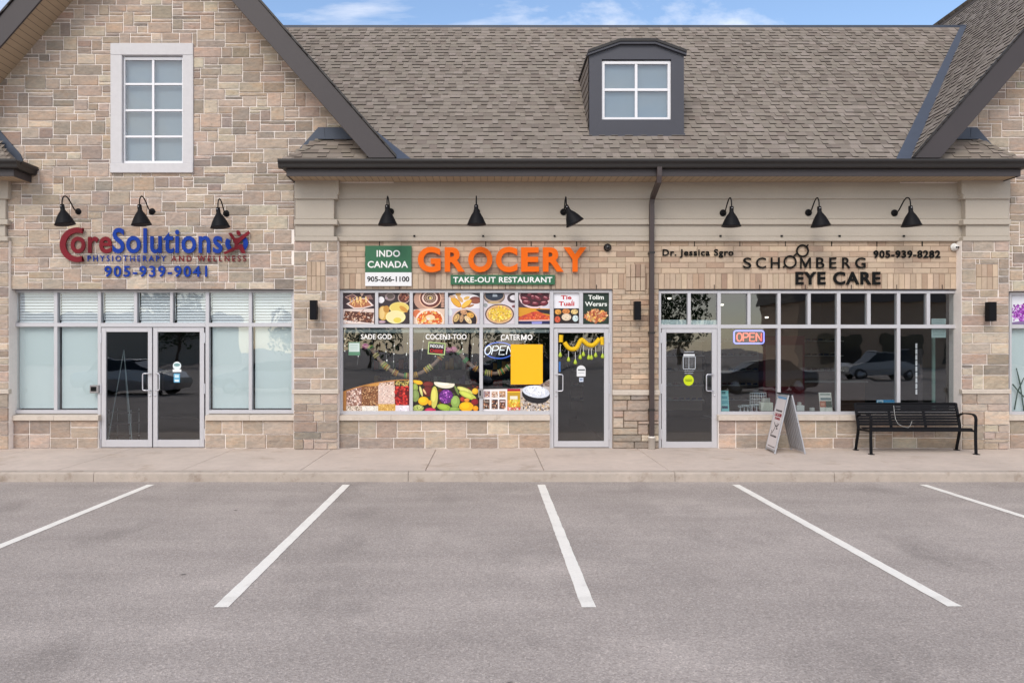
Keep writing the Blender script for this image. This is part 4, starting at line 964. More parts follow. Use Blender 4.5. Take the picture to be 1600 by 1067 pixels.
P_([(0, 730), (400, 800), (720, 800), (720, 830), (0, 770)], (244, 234, 230)); c.done('food_poster', 'food poster of fries in paper cones above a tray', 'poster', GP_)
# 2 puri
c = poster(591, 640, (56, 46, 50)); q = cr(14.545, 535)
def E_(x, y, rx, ry, col, rot=0): p = q(x, y); c.ell(p[0], p[1], rx/KK, ry/KK, col, rot, 22)
KK = 14.545
P_([(820, 130), (1200, 150), (1200, 175), (820, 160)], (110, 90, 92)); E_(880, 270, 75, 75, (236, 234, 238)); E_(1080, 200, 115, 90, (150, 132, 130)); E_(1090, 190, 85, 60, (96, 84, 80)); E_(1000, 230, 30, 30, (170, 150, 160))
E_(1400, 220, 140, 130, (196, 170, 160)); E_(1400, 220, 122, 112, (96, 50, 44)); p = q(1400, 220)
c.dots(p[0]-8, p[0]+8, p[1]-7.5, p[1]+7.5, 60, .5, 1.0, [(150, 86, 70), (190, 130, 104), (66, 30, 28)], test=lambda x, y: (x-p[0])**2+(y-p[1])**2 < 56)
E_(930, 570, 125, 160, (216, 172, 88)); E_(900, 570, 60, 140, (232, 200, 130)); E_(1000, 480, 70, 80, (190, 138, 62)); E_(1290, 450, 225, 130, (236, 216, 130)); E_(1280, 440, 190, 105, (228, 204, 108)); E_(1390, 480, 110, 50, (206, 150, 66), 35)
E_(1210, 660, 225, 150, (246, 234, 170)); E_(1190, 650, 190, 125, (240, 226, 168)); E_(1250, 730, 90, 60, (226, 206, 88)); E_(880, 770, 100, 30, (200, 170, 180)); c.done('food_poster', 'food poster of pale yellow puffed bread rounds on dark table', 'poster', GP_)
# 3 patterned plate above curry bowl
c = poster(645, 695, (60, 40, 36)); KK = 13.913; q = cr(KK, 640)
E_(330, 250, 240, 230, (190, 150, 130)); E_(450, 220, 245, 220, (236, 190, 160)); E_(450, 220, 222, 198, (104, 54, 48)); E_(440, 220, 172, 145, (240, 210, 196)); E_(440, 215, 140, 115, (82, 58, 54))
for k in range(14):
    a = R(k*360/14); E_(440+105*math.cos(a), 215+86*math.sin(a), 20, 16, (170, 140, 120)); E_(440+60*math.cos(a), 215+48*math.sin(a), 14, 11, (200, 176, 150))
E_(450, 220, 26, 26, (240, 214, 120))
for k in range(10): E_(720, 120+k*32, 42, 13, (206, 160, 140))
P_([(80, 470), (400, 440), (770, 450), (770, 800), (80, 800)], (226, 198, 178)); E_(160, 560, 90, 90, (214, 120, 80)); E_(440, 690, 310, 235, (246, 226, 208)); E_(440, 700, 275, 205, (214, 96, 44)); 
p = q(440, 690); c.dots(p[0]-19, p[0]+19, p[1]-13, p[1]+8, 150, .7, 1.7, [(240, 150, 74), (226, 110, 50), (240, 196, 140), (250, 226, 180), (206, 84, 36), (230, 180, 90)], test=lambda x, y: ((x-p[0])/19)**2+((y-p[1])/14)**2 < 1)
E_(450, 640, 100, 60, (240, 214, 170)); E_(410, 670, 40, 28, (236, 224, 210)); c.done('food_poster', 'food poster of patterned plate above an orange curry bowl', 'poster', GP_)
# 4 dumplings
c = poster(700, 750, (70, 66, 76)); E_(1180, 330, 420, 220, (232, 228, 232)); E_(1430, 265, 130, 80, (120, 62, 54)); E_(1430, 285, 110, 50, (146, 84, 66))
E_(1010, 310, 150, 70, (190, 116, 40), 45); E_(1005, 305, 140, 58, (228, 170, 58), 45); E_(1240, 350, 140, 62, (176, 110, 40), -38); E_(1235, 340, 132, 52, (236, 190, 80), -38); E_(1100, 240, 90, 42, (214, 166, 100), 50); E_(1060, 140, 60, 40, (200, 156, 90)); E_(1240, 220, 70, 36, (220, 176, 96), -20); E_(930, 190, 70, 30, (206, 170, 140)); E_(1330, 390, 80, 24, (170, 116, 70), -20)
P_([(840, 450), (1530, 440), (1530, 800), (840, 800)], (200, 194, 206)); E_(880, 530, 50, 80, (220, 226, 226)); E_(1200, 690, 275, 235, (226, 190, 160)); E_(1200, 700, 258, 222, (44, 30, 34))
for x, y, rx, ry, ro, col in ((1020, 650, 95, 55, -62, (206, 172, 112)), (1130, 660, 85, 42, -80, (190, 150, 110)), (1270, 690, 105, 52, 48, (236, 206, 160)), (1320, 590, 80, 58, 15, (222, 166, 76)), (1180, 530, 75, 50, 10, (200, 150, 110))):
    E_(x, y, rx, ry, col, ro); E_(x, y, rx*.7, ry*.55, tuple(v*.86 for v in col), ro); E_(x-8, y-8, rx*.4, ry*.25, tuple(min(255, v*1.12) for v in col), ro)
c.done('food_poster', 'food poster of golden dumplings on white and dark plates', 'poster', GP_)
# 5 yellow rice
c = poster(755, 804.6, (214, 206, 212)); q = cr(KK, 750)
E_(310, 190, 235, 160, (120, 104, 96)); E_(310, 180, 210, 130, (176, 150, 130)); E_(310, 165, 200, 112, (44, 52, 66)); P_([(280, 130), (370, 140), (380, 190), (270, 190)], (160, 170, 180)); E_(310, 320, 150, 22, (196, 170, 120)); E_(720, 220, 130, 105, (70, 56, 62)); E_(740, 210, 90, 60, (226, 222, 228)); E_(120, 375, 45, 45, (150, 156, 156)); E_(740, 400, 50, 30, (130, 80, 84))
E_(425, 570, 315, 222, (70, 40, 38)); E_(425, 570, 290, 200, (226, 186, 146)); E_(425, 570, 260, 178, (206, 160, 96)); E_(430, 560, 200, 130, (226, 190, 60)); p = q(430, 560)
c.dots(p[0]-18, p[0]+18, p[1]-12, p[1]+12, 190, .5, 1.1, [(240, 214, 80), (226, 180, 50), (250, 230, 120), (206, 156, 60), (236, 200, 130)], 2.0, lambda x, y: ((x-p[0])/18)**2+((y-p[1]-.6)/12)**2 < 1)
c.done('food_poster', 'food poster of yellow rice heaped on a round plate', 'poster', GP_)
# 6 dates and red spice
c = poster(809.7, 859.3, (70, 52, 60)); P_([(1420, 100), (1540, 100), (1540, 460), (1300, 460)], (214, 210, 222)); E_(1190, 190, 345, 255, (236, 206, 210)); E_(1190, 170, 318, 240, (70, 28, 38))
for x, y, rx, ry, ro in ((970, 230, 95, 50, 10), (1010, 310, 100, 62, 5), (1200, 340, 85, 48, 5), (1390, 330, 95, 62, -8), (1250, 220, 100, 56, 30), (1430, 220, 80, 52, 20), (1080, 150, 70, 45, -10), (1300, 130, 80, 34, 10), (1150, 200, 50, 66, 0)):
    E_(x, y, rx, ry, (58, 20, 30), ro); E_(x, y-4, rx*.86, ry*.78, (112, 40, 54), ro); E_(x-10, y-ry*.42, rx*.5, ry*.2, (206, 140, 146), ro)
P_([(830, 420), (1200, 440), (1540, 450), (1540, 620), (830, 620)], (214, 150, 40)); P_([(1200, 460), (1540, 470), (1540, 580), (1320, 540)], (44, 34, 44)); P_([(830, 640), (920, 600), (1080, 540), (1200, 505), (1270, 510), (1400, 570), (1540, 620), (1540, 720), (830, 720)], (206, 84, 44))
p = q(1190, 630); c.dots(p[0]-22, p[0]+22, p[1]-7, p[1]+5, 90, .7, 1.5, [(226, 100, 50), (186, 56, 44), (240, 130, 70), (200, 70, 60)], 1.6, lambda x, y: y > p[1]-8+abs(x-p[0])*.38)
P_([(830, 700), (1540, 690), (1540, 712), (830, 722)], (240, 196, 186)); P_([(830, 722), (1540, 712), (1540, 800), (830, 800)], (40, 40, 84)); P_([(1120, 735), (1350, 730), (1340, 780), (1130, 785)], (150, 150, 214)); c.done('food_poster', 'food poster of dark dates above a mound of red spice', 'poster', GP_)
# 7, 8
c = poster(865, 905, (232, 232, 238)); c.text('Tie', 876.5, 893, 461.5, 468, (196, 40, 48), .03); c.text('Tuali', 873, 897.5, 471, 478, (196, 40, 48), .03); c.line(893.8, 470.5, 894.8, 468.8, 1, (196, 40, 48))
c.rect(865.5, 904.5, 481.8, 505.5, (36, 26, 24))
for x, y, rx, ry, col in ((872, 487.5, 5, 4, (226, 160, 70)), (884.5, 486.5, 6, 4, (206, 130, 70)), (897.5, 487, 5.5, 4, (226, 196, 130)), (871, 499, 4.5, 5, (206, 90, 60)), (885, 495.5, 7.5, 5.5, (226, 206, 180)), (899, 497.5, 4.5, 5, (206, 224, 226))):
    c.ell(x, y, rx, ry, col); c.dots(x-rx*.7, x+rx*.7, y-ry*.7, y+ry*.7, 14, .5, .9, [tuple(v*.8 for v in col), tuple(min(255, v*1.1) for v in col)])
c.done('food_poster', 'white food poster with red words above a black tray of dishes', 'poster', GP_)
c = poster(911, 951.8, (34, 52, 42)); c.text('Tolim', 919, 943.5, 461, 468, (236, 240, 234), .03); c.text('Werars', 914, 948.5, 471.5, 478.5, (236, 240, 234), .02)
c.ell(931, 494, 17, 9.5, (150, 90, 54)); c.dots(915, 948, 484, 503, 130, .9, 2, [(226, 160, 110), (206, 120, 76), (240, 200, 150), (170, 84, 50), (226, 180, 90)], 2.2, lambda x, y: ((x-931)/17)**2+((y-493.5)/9.5)**2 < 1); c.done('food_poster', 'dark green food poster with white words above fried snack', 'poster', GP_)
# lower window prints
GL_ = 'food prints along the bottom of the grocery windows'
def mound(c, pts, col): c.poly(pts, col)
top_l = lambda x: 592+19*((639.7-x)/104)**2.0 + .6
class Shape(Canvas):                                   # a print cut along its upper outline
    def __init__(s, outline, Y, bg):
        xs = [p[0] for p in outline]; ys = [p[1] for p in outline]; s.r = (min(xs), max(xs), min(ys), max(ys)); s.Y = Y; s.n = 0; s.g = MB(); s.rs = random.Random(int(xs[0]*7))
        s.g.prism([(X(a, Y), Z(b, Y)) for a, b in outline], Y, Y+.003, 0, rgb(*bg))
o = [(535.8, 641.7), (639.5, 641.7)]+[(639.5-104*k/12, top_l(639.5-104*k/12)) for k in range(13)]
c = Shape(o, YPST, (188, 130, 70)); ins = lambda x, y: y > top_l(x)+2
def bed(a, b, t, u, base, cols, n, r0=.6, r1=1.1, el=1.6):
    pts = [(a+(b-a)*k/8, max(t, top_l(a+(b-a)*k/8)+1.6)) for k in range(9)]
    c.poly(pts+[(b, u), (a, u)], base)
    c.dots(a+.8, b-.8, t+.5, u-.5, n, r0, r1, cols, el, lambda x, y: y > top_l(x)+2.8)
bed(541, 565, 594, 642, (150, 110, 96), [(226, 196, 180), (206, 170, 156), (240, 216, 206), (120, 76, 66)], 230, .8, 1.3)
bed(565, 592, 594, 642, (130, 84, 54), [(190, 140, 96), (150, 100, 66), (96, 56, 36), (216, 176, 130)], 320, .5, .9)
bed(567, 592, 592, 603, (206, 150, 76), [(226, 176, 100), (196, 136, 66)], 90, .4, .8)
bed(592, 616, 592, 604, (196, 160, 140), [(226, 200, 180), (120, 84, 70), (240, 220, 206)], 100, .5, .9)
bed(591, 617, 602, 642, (222, 196, 184), [(240, 222, 212), (206, 176, 164), (230, 208, 196)], 210, .5, .9)
bed(617, 639.5, 592, 605, (60, 50, 34), [(196, 170, 80), (130, 120, 60), (226, 206, 130)], 40, .5, .8, 5)
bed(617, 639.5, 603, 635, (96, 16, 20), [(190, 40, 38), (160, 24, 30), (214, 70, 56), (120, 14, 22)], 110, 1.2, 2.0, 1.2)
bed(591, 618, 631, 642, (206, 160, 84), [(236, 200, 120), (196, 146, 70)], 90, .5, .9); bed(541, 566, 634, 642, (216, 196, 180), [(236, 222, 206), (150, 130, 110)], 80, .5, 1.0); bed(566, 591, 634, 642, (232, 226, 214), [(244, 240, 232), (220, 210, 196)], 60, .4, .8); bed(618, 639.5, 633, 642, (226, 216, 224), [(240, 232, 240)], 30)
c.done('window_print', 'cut-out print of beans, grains and red berries at the window bottom', 'window print', GL_)
top_v = lambda x: 593+9.5*((x-645)/104)**1.0
o = [(645.3, 641.7), (748.8, 641.7)]+[(748.8-103.5*k/8, top_v(748.8-103.5*k/8)) for k in range(9)]
c = Shape(o, YPST, (40, 30, 22)); KK = 7.273; c.cut = [(9.5/104, -1, 9.5*645/104-593.4)]
def q(x, y): return (530+x/KK, 585+y/KK)
c.dots(646, 748, 596, 641, 60, 1, 2.2, [(90, 24, 24), (60, 70, 30), (110, 50, 30), (40, 56, 26)])
for x, y, rx, ry, col, ro in ((890, 85, 60, 26, (236, 176, 40), 15), (1010, 110, 60, 30, (110, 40, 36), 0), (1010, 190, 60, 60, (96, 30, 30), 0), (1195, 104, 118, 52, (232, 226, 206), 6), (860, 150, 34, 50, (150, 170, 80), 0), (865, 240, 44, 70, (130, 150, 84), 0), (930, 190, 14, 60, (206, 206, 130), -15), (970, 195, 10, 36, (226, 180, 130), -30), (1080, 260, 40, 125, (206, 200, 96), 2), (1215, 250, 80, 80, (96, 36, 120), 0), (958, 300, 60, 48, (240, 180, 24), 0), (1320, 310, 50, 70, (140, 170, 84), 0), (1335, 180, 14, 60, (100, 120, 60), -25), (1430, 180, 95, 28, (206, 206, 110), 22), (1460, 235, 105, 34, (190, 200, 84), 24), (1545, 190, 35, 34, (240, 180, 40), 0), (1445, 365, 82, 55, (244, 176, 16), 0), (1550, 385, 30, 30, (236, 150, 20), 0), (1190, 372, 80, 36, (150, 176, 60), 12), (1310, 395, 60, 28, (130, 160, 70), 0), (900, 380, 60, 36, (170, 180, 96), 0), (1035, 405, 62, 26, (190, 40, 84), 0), (1400, 280, 26, 26, (170, 50, 40), 0), (1540, 310, 40, 36, (130, 24, 34), 0), (1450, 290, 30, 18, (226, 140, 50), 0), (1030, 320, 20, 30, (230, 160, 30), 0)):
    p = q(x, y); k = KK; c.ell(p[0], p[1], rx/k+.3, ry/k+.3, tuple(v*.55 for v in col), ro, 18); c.ell(p[0], p[1], rx/k, ry/k, col, ro, 18); c.ell(p[0]-rx/k*.15, p[1]-ry/k*.2, rx/k*.62, ry/k*.6, tuple(min(255, v*1.08+6) for v in col), ro, 14)
p = q(1215, 250); c.dots(p[0]-10, p[0]+10, p[1]-10, p[1]+10, 70, .5, 1, [(150, 60, 170), (206, 130, 214), (84, 24, 110)], 1.8, lambda x, y: (x-p[0])**2+(y-p[1])**2 < 100)
for x, y in ((890, 370), (910, 390), (870, 390), (930, 376)): p = q(x, y); c.dots(p[0]-3, p[0]+3, p[1]-2, p[1]+2, 8, .4, .8, [(110, 130, 60), (216, 220, 140)])
c.done('window_print', 'cut-out print of vegetables with yellow lemons and purple cabbage', 'window print', GL_)
o = [(754.8, 641.7), (859, 641.7), (859, 592), (850, 598), (848, 604), (815, 606.5), (754.8, 608)]
c = Shape(o, YPST, (196, 186, 182)); KK = 12.8
def q(x, y): return (745+x/KK, 585+y/KK)
def Q(x0, x1, y0, y1, col): a, t = q(x0, y0); b, u = q(x1, y1); c.rect(a, b, t, u, col)
Q(120, 605, 300, 730, (238, 232, 232))
for x0, y0, col in ((140, 330, (176, 150, 160)), (295, 335, (214, 190, 170)), (450, 330, (190, 150, 110)), (130, 500, (54, 42, 36)), (295, 500, (64, 46, 48)), (450, 500, (84, 54, 50))):
    Q(x0, x0+125, y0, y0+(125 if y0 < 400 else 190), col); a, t = q(x0+10, y0+20); b, u = q(x0+115, y0+(115 if y0 < 400 else 180))
    c.dots(a, b, t, u, 26, .5, 1, [(226, 206, 190), (150, 96, 76), (206, 150, 110), (110, 70, 60)])
Q(150, 240, 530, 560, (150, 140, 130)); Q(470, 560, 525, 550, (226, 206, 200)); Q(610, 870, 290, 710, (190, 150, 40)); Q(610, 870, 285, 335, (170, 24, 50)); Q(610, 870, 335, 360, (236, 190, 50)); Q(665, 815, 430, 495, (232, 226, 206))
a, t = q(625, 510); b, u = q(860, 650); c.dots(a, b, t, u, 80, .8, 1.6, [(226, 206, 60), (206, 170, 40), (236, 150, 60), (240, 226, 110)]); a, t = q(620, 655); b, u = q(865, 705); c.dots(a, b, t, u, 34, .7, 1.3, [(190, 40, 60), (226, 120, 120), (236, 200, 190)])
a, t = q(890, 420); b, u = q(1450, 735); c.dots(a, b, t, u, 260, .7, 1.3, [(236, 226, 216), (206, 196, 190), (150, 130, 116), (90, 76, 70), (226, 196, 150)], 1.7)
for k in range(5): p0 = q(1200+k*40, 240-k*8); p1 = q(1450, 130+k*24); c.line(*p0, *p1, 2.2, [(110, 92, 84), (150, 130, 120), (90, 70, 62), (170, 150, 138), (120, 100, 90)][k])
p = q(1185, 400); c.ell(p[0], p[1], 22.3, 14, (30, 28, 34), 8); p = q(1185, 345); c.ell(p[0], p[1], 21.5, 9.4, (214, 220, 232), 8); c.ell(p[0]-1, p[1]-3.4, 14, 6.6, (232, 236, 244)); c.dots(p[0]-18, p[0]+18, p[1]-7, p[1]+7, 60, .6, 1.2, [(244, 246, 250), (196, 204, 222)], 1.6, lambda x, y: ((x-p[0])/19)**2+((y-p[1])/7.5)**2 < 1)
c.done('window_print', 'cut-out print of snack packets beside a black bowl of white rice', 'window print', GL_)
# cut lettering on the grocery glass
def cut_text(body, a, b, t, u, lab, sp=1.02):
    g = MB(); g.text(body, X(a, YPST), X(b, YPST), Z(u, YPST), Z(t, YPST), YPST+.003, .003, .022, sp)
    if body == 'CATER':
        g.prism([(X(814+9*a_, YPST), Z(531.3-8.5*b_, YPST)) for a_, b_ in MOUT(.25)], YPST, YPST+.003); g.text('O', X(824, YPST), X(832, YPST), Z(531.4, YPST), Z(522.6, YPST), YPST+.003, .003, .03, 1)
    tag(g.build('window_lettering', M_LW), lab, 'lettering', 'white words on the grocery windows')
cut_text('SADE GOD', 564, 612, 522, 530, 'white word pair above the beans window print')
cut_text('COCEN3-TOO', 665, 729, 522, 530.3, 'white hyphenated word above the vegetable window print')
cut_text('CATER', 782.5, 813, 522.5, 531.3, 'white single word above the yellow board')
# yellow board and notices
c = Canvas(798, 848, 538, 600.5, YPST-.004, (250, 186, 14), .007); tag(c.g.build('yellow_board', M_TINT), 'plain bright yellow board stuck on the grocery window', 'board')
c = Canvas(544.5, 562.5, 534.5, 555, YPST, (92, 140, 112)); c.rect(545.3, 561.7, 536, 549.5, (206, 220, 216)); 
for k in range(4): c.rect(547, 559, 538.5+k*2.4, 539.3+k*2.4, (160, 186, 176))
c.done('paper_notice', 'small green and white paper notice on the grocery window', 'notice')
c = Canvas(668, 695, 535, 554, YPST+.001, (22, 20, 22)); w_ = .9
for a, b, t, u in ((668, 695, 535, 536.6), (668, 695, 552.4, 554), (668, 669.6, 536.6, 552.4), (693.4, 695, 536.6, 552.4)): c.rect(a, b, t, u, (186, 206, 140))
c.text('INDOLINE', 671, 692, 538.2, 543.2, (236, 236, 236), .025); c.text('CHEESE', 671.5, 691.5, 545.6, 551, (190, 40, 44), .03)
oo = c.done('small_window_sign', 'small tilted dark sign with pale green border on middle grocery window', 'sign'); oo.rotation_euler = (0, R(4.5), 0)
# garlands, fairy lights and neon behind the grocery glass
GB = [(86, 66, 56), (255, 196, 84), (226, 236, 110), (70, 180, 96), (240, 220, 150), (226, 150, 80)]
def garland(pts, lab, seed, ends=()):
    rr = random.Random(seed); y = YF+.135
    P3 = [Vector((X(a, y), y, Z(b, y))) for a, b in pts]; den = []
    for p0, p1, p2, p3 in zip([P3[0]]+P3[:-2], P3[:-1], P3[1:], P3[2:]+[P3[-1]]):
        for k in range(6): t = k/6; den.append(.5*((2*p1)+(p2-p0)*t+(2*p0-5*p1+4*p2-p3)*t*t+(3*p1-p0-3*p2+p3)*t**3))
    den.append(P3[-1]); r = empty('festive_garland', den[0], lab, 'garland', 'festive garlands in the grocery windows')
    g = MB(); g.tube(den, .034, 10, 0, rgb(170, 140, 124)); g.build('rope', M_PAPER, r)
    i = 1
    while i < len(den)-2:
        n = rr.randint(2, 4)
        for k in range(n):
            if i >= len(den)-1: break
            a, b = den[i], den[i].lerp(den[i+1], .55); g = MB(); cc = rr.choice(GB[1:] if i > 5 else [(70, 160, 90), (206, 220, 110), (190, 210, 90)]); g.tube([a, b], [.062, .060], 12, 0, rgb(*cc)); g.build('flower_ring', M_PAPER, r); i += 1
        i += rr.randint(2, 4)
    for a, b in ends:
        g = MB(); o_ = (X(a, y), y, Z(b, y)); g.lathe([(0, -.06), (.05, -.04), (.075, 0), (.05, .04), (0, .06)], o_, 'z', 10, 0, rgb(190, 60, 150)); g.build('flower_ball', M_PAPER, r)
garland([(577, 540), (586, 553), (600, 570), (617, 582), (632, 587), (648, 586), (664, 579), (681, 566), (694, 549)], 'garland sagging from the green notice to the small dark sign', 1, [(571, 541)])
garland([(716, 547), (726, 561), (741, 574), (758, 582), (776, 583), (790, 577), (799, 570)], 'garland sagging from the small dark sign to the yellow board', 2, [(700, 547), (709, 546)])
y = YF+.2
fl = empty('fairy_lights', (X(690, y), y, Z(590, y)), 'string of tiny white fairy lights hanging in the grocery windows', 'fairy lights')
g = MB(); h = MB(); rr = random.Random(9)
for k in range(16):
    px = 540+k*20+rr.uniform(-4, 4); p0 = (X(px, y), y, Z(520, y)); p1 = (X(px+rr.uniform(-6, 6), y), y+.02, Z(rr.uniform(545, 590), y)); g.tube([p0, p1], .0022, 5)
    for j in range(3):
        t = rr.uniform(.3, 1); o_ = [p0[i]+(p1[i]-p0[i])*t for i in range(3)]; h.lathe([(0, -.013), (.011, 0), (0, .013)], o_, 'z', 6)
g.build('wire', M_WHITE, fl); h.build('bulbs', emit('warm fairy light', (1, .96, .9), 1.1), fl)
M_NW = emit('white neon tube', (1, 1, 1), .95); M_NB = emit('blue neon tube', (.10, .22, .9), .55); M_NR = emit('red neon tube', (1, .16, .12), 1.4); M_NB2 = emit('blue neon border', (.28, .3, 1), 1.6)
STRK = {'O': [[(.5+.5*math.cos(R(a)), .5+.5*math.sin(R(a))) for a in range(0, 361, 20)]], 'P': [[(0, 0), (0, 1), (.6, 1), (.9, .9), (1, .74), (.9, .58), (.6, .48), (0, .48)]], 'E': [[(.95, 0), (0, 0), (0, 1), (.95, 1)], [(0, .52), (.8, .52)]], 'N': [[(0, 0), (0, 1)], [(0, 1), (1, 0)], [(1, 0), (1, 1)]]}
def neon_word(px0, px1, pt, pu, y, r, mt, parent, shear=0.0, cap=1.0):
    w_ = (px1-px0)/4
    for i, ch in enumerate('OPEN'):
        g = MB()
        for st in STRK[ch]:
            g.tube([(X(px0+w_*(i+.08)+a*w_*.8+(b-.5)*shear, y), y, Z(pu+(pt-pu)*b, y)) for a, b in st], r, 6)
        g.build('letter_tube', mt, parent)
y = YF+.11
ns = empty('neon_sign', (X(779, y), y, Z(560, y)), 'white neon word in a blue oval, partly behind the yellow board', 'neon sign')
neon_word(757, 803, 540.5, 554, y, .0085, M_NW, ns, 3.0)
g = MB(); g.tube([(X(780+22.5*math.cos(R(a)), y), y+.01, Z(547.5+12.5*math.sin(R(a)), y)) for a in range(0, 361, 10)], .011, 6); g.build('oval_tube', M_NB, ns)
g = MB(); pl_ = [(X(780+24*math.cos(R(a)), y), Z(547.5+14*math.sin(R(a)), y)) for a in range(0, 360, 12)]; g.prism(pl_, y+.03, y+.036); g.build('backing', M_LETTERB, ns)
y = YF+.1
n2 = empty('neon_sign', (X(1170, y), y, Z(538, y)), 'red neon word in blue rounded border behind the eye shop glass', 'neon sign')
neon_word(1150.5, 1191, 520.5, 533, y, .012, M_NR, n2)
a, b, t, u = X(1147, y), X(1193.5, y), Z(516.8, y), Z(536.5, y); rr_ = .04; pth = []
for cx_, cz_, a0 in ((b-rr_, t-rr_, 90), (a+rr_, t-rr_, 180), (a+rr_, u+rr_, 270), (b-rr_, u+rr_, 360)):
    for k in range(5): an = R(a0-90+22.5*k); pth.append((cx_+rr_*math.cos(an), y, cz_+rr_*math.sin(an)))
pth.append(pth[0]); g = MB(); g.tube(pth, .013, 6); g.build('border_tube', M_NB2, n2)
g = MB(); g.box(a-.02, b+.02, y+.03, y+.036, u-.02, t+.02); g.build('backing', mat('deep blue acrylic', rgb(16, 14, 60), .3), n2)
# marigold garland on the grocery door
y = YF-.008
mg = empty('marigold_garland', (X(908, y), y, Z(522, y)), 'yellow marigold garland with hanging green bells on the grocery door glass', 'garland')
M_YEL = mat('marigold petals', rgb(234, 190, 20), .8, var=.25, vscale=60, bump=.01, bscale=70); M_LIME = mat('lime bells', rgb(176, 196, 60), .6)
def catenary(pts, r=.042):
    P3 = [Vector((X(a, y), y, Z(b, y))) for a, b in pts]; den = []
    for p0, p1, p2, p3 in zip([P3[0]]+P3[:-2], P3[:-1], P3[1:], P3[2:]+[P3[-1]]):
        for k in range(6): tt = k/6; den.append(.5*((2*p1)+(p2-p0)*tt+(2*p0-5*p1+4*p2-p3)*tt*tt+(3*p1-p0-3*p2+p3)*tt**3))
    den.append(P3[-1]); g = MB(); g.tube(den, [r*(1.06 if i % 2 else .92) for i in range(len(den))], 9); g.build('flower_rope', M_YEL, mg)
k = 9.7; W = lambda x, yy: (860+x/k, 510+yy/k)
catenary([W(165, 130), W(160, 185), W(160, 240)], .04); catenary([W(215, 240), W(260, 310), W(320, 345), (W(390, 330)), W(430, 270), W(470, 205), W(520, 235), W(570, 275), W(640, 285), W(700, 240), W(745, 185)]); catenary([W(780, 160), W(785, 280)], .036)
for x0, y0, y1 in ((150, 270, 430), (275, 370, 500), (378, 385, 540), (452, 330, 465), (500, 290, 420), (580, 340, 470), (685, 300, 435), (790, 300, 450), (622, 330, 470)):
    a, t = W(x0, y0); u = W(x0, y1)[1]; g = MB(); xx = X(a, y)
    g.tube([(xx, y, Z(t, y)), (xx, y, Z(u-3, y))], .005, 6, 1); g.lathe([(0, .05), (.012, .045), (.022, .02), (.034, -.01), (.026, -.035), (0, -.045)][::-1], (xx, y, Z(u, y)), 'z', 12); g.build('bell', [M_LIME, M_WHITE], mg)
# stickers
def sticker(shapes, Y, name, lab, cat='sticker'):
    xs = [p for s_ in shapes for p in (s_[0], s_[1])]; ys = [p for s_ in shapes for p in (s_[2], s_[3])]
    g = MB()
    for i, (a, b, t, u, col, kind) in enumerate(shapes):
        y = Y-i*.0006
        if kind == 'o': pl_ = [(X((a+b)/2+(b-a)/2*math.cos(R(q_)), y), Z((t+u)/2+(u-t)/2*math.sin(R(q_)), y)) for q_ in range(0, 360, 15)]
        else: pl_ = [(X(a, y), Z(t, y)), (X(b, y), Z(t, y)), (X(b, y), Z(u, y)), (X(a, y), Z(u, y))]
        g.prism(pl_, y, y+.0012, 0, rgb(*col))
    return tag(g.build(name, M_PAPER), lab, cat)
YD = YF+.027
sticker([(270, 283, 565, 578, (226, 236, 238), 'o'), (271.5, 281.5, 567.5, 572.5, (120, 160, 160), 'o'), (269.8, 283.2, 577, 581, (236, 240, 240), 'r')], YD, 'window_sticker', 'round pale sticker on the right clinic door')
sticker([(271.5, 281, 583.5, 597.5, (96, 170, 206), 'r'), (273, 279.5, 585.5, 590, (200, 226, 236), 'r'), (273, 279.5, 593, 596, (226, 236, 240), 'r')], YD, 'window_sticker', 'small sky blue sticker below the round one on the clinic door')
sticker([(901, 915, 570.8, 584, (226, 228, 230), 'o'), (901.2, 915, 577, 588, (228, 230, 232), 'r'), (903, 914, 576.8, 579, (90, 94, 98), 'r'), (903.5, 913, 582, 582.7, (150, 154, 158), 'r')], YD, 'window_sticker', 'white arched sticker on the grocery door')
sticker([(905, 911.5, 590, 596.5, (200, 210, 226), 'r'), (906, 910.5, 592, 594, (90, 110, 150), 'r')], YD, 'window_sticker', 'tiny pale blue sticker under the arched one on the grocery door')
sticker([(873, 875.8, 565, 581, (60, 110, 180), 'r')], YD, 'window_sticker', 'narrow blue strip sticker beside the grocery door handle')
sticker([(1068, 1084, 585.5, 602.5, (196, 214, 20), 'o'), (1070.5, 1081.5, 592.5, 593.6, (90, 110, 10), 'r'), (1071, 1081, 594.8, 595.8, (90, 110, 10), 'r')], YD, 'window_sticker', 'round lime yellow sticker on the eye shop door')
sh = [(1068, 1085.5, 553.2, 556.2, (216, 220, 224), 'r'), (1069, 1084.5, 549, 550.5, (150, 154, 160), 'r')]
for a, b in ((1067, 1068), (1076, 1076.9), (1085.8, 1086.8)): sh.append((a, b, 557, 575.5, (190, 196, 202), 'r'))
sh += [(1068.2, 1085.8, 557, 557.8, (190, 196, 202), 'r'), (1067.6, 1086.4, 575.8, 576.8, (190, 196, 202), 'r'), (1069, 1084.5, 579, 580, (150, 154, 160), 'r'), (1069.5, 1083, 582.5, 583.5, (160, 164, 170), 'r')]
for k in range(5): sh += [(1070, 1074.5, 559.5+k*3.1, 560.3+k*3.1, (140, 144, 150), 'r'), (1078.5, 1084, 559.5+k*3.1, 560.3+k*3.1, (140, 144, 150), 'r')]
sticker(sh, YD, 'opening_hours_decal', 'white opening hours table on the eye shop door', 'decal')
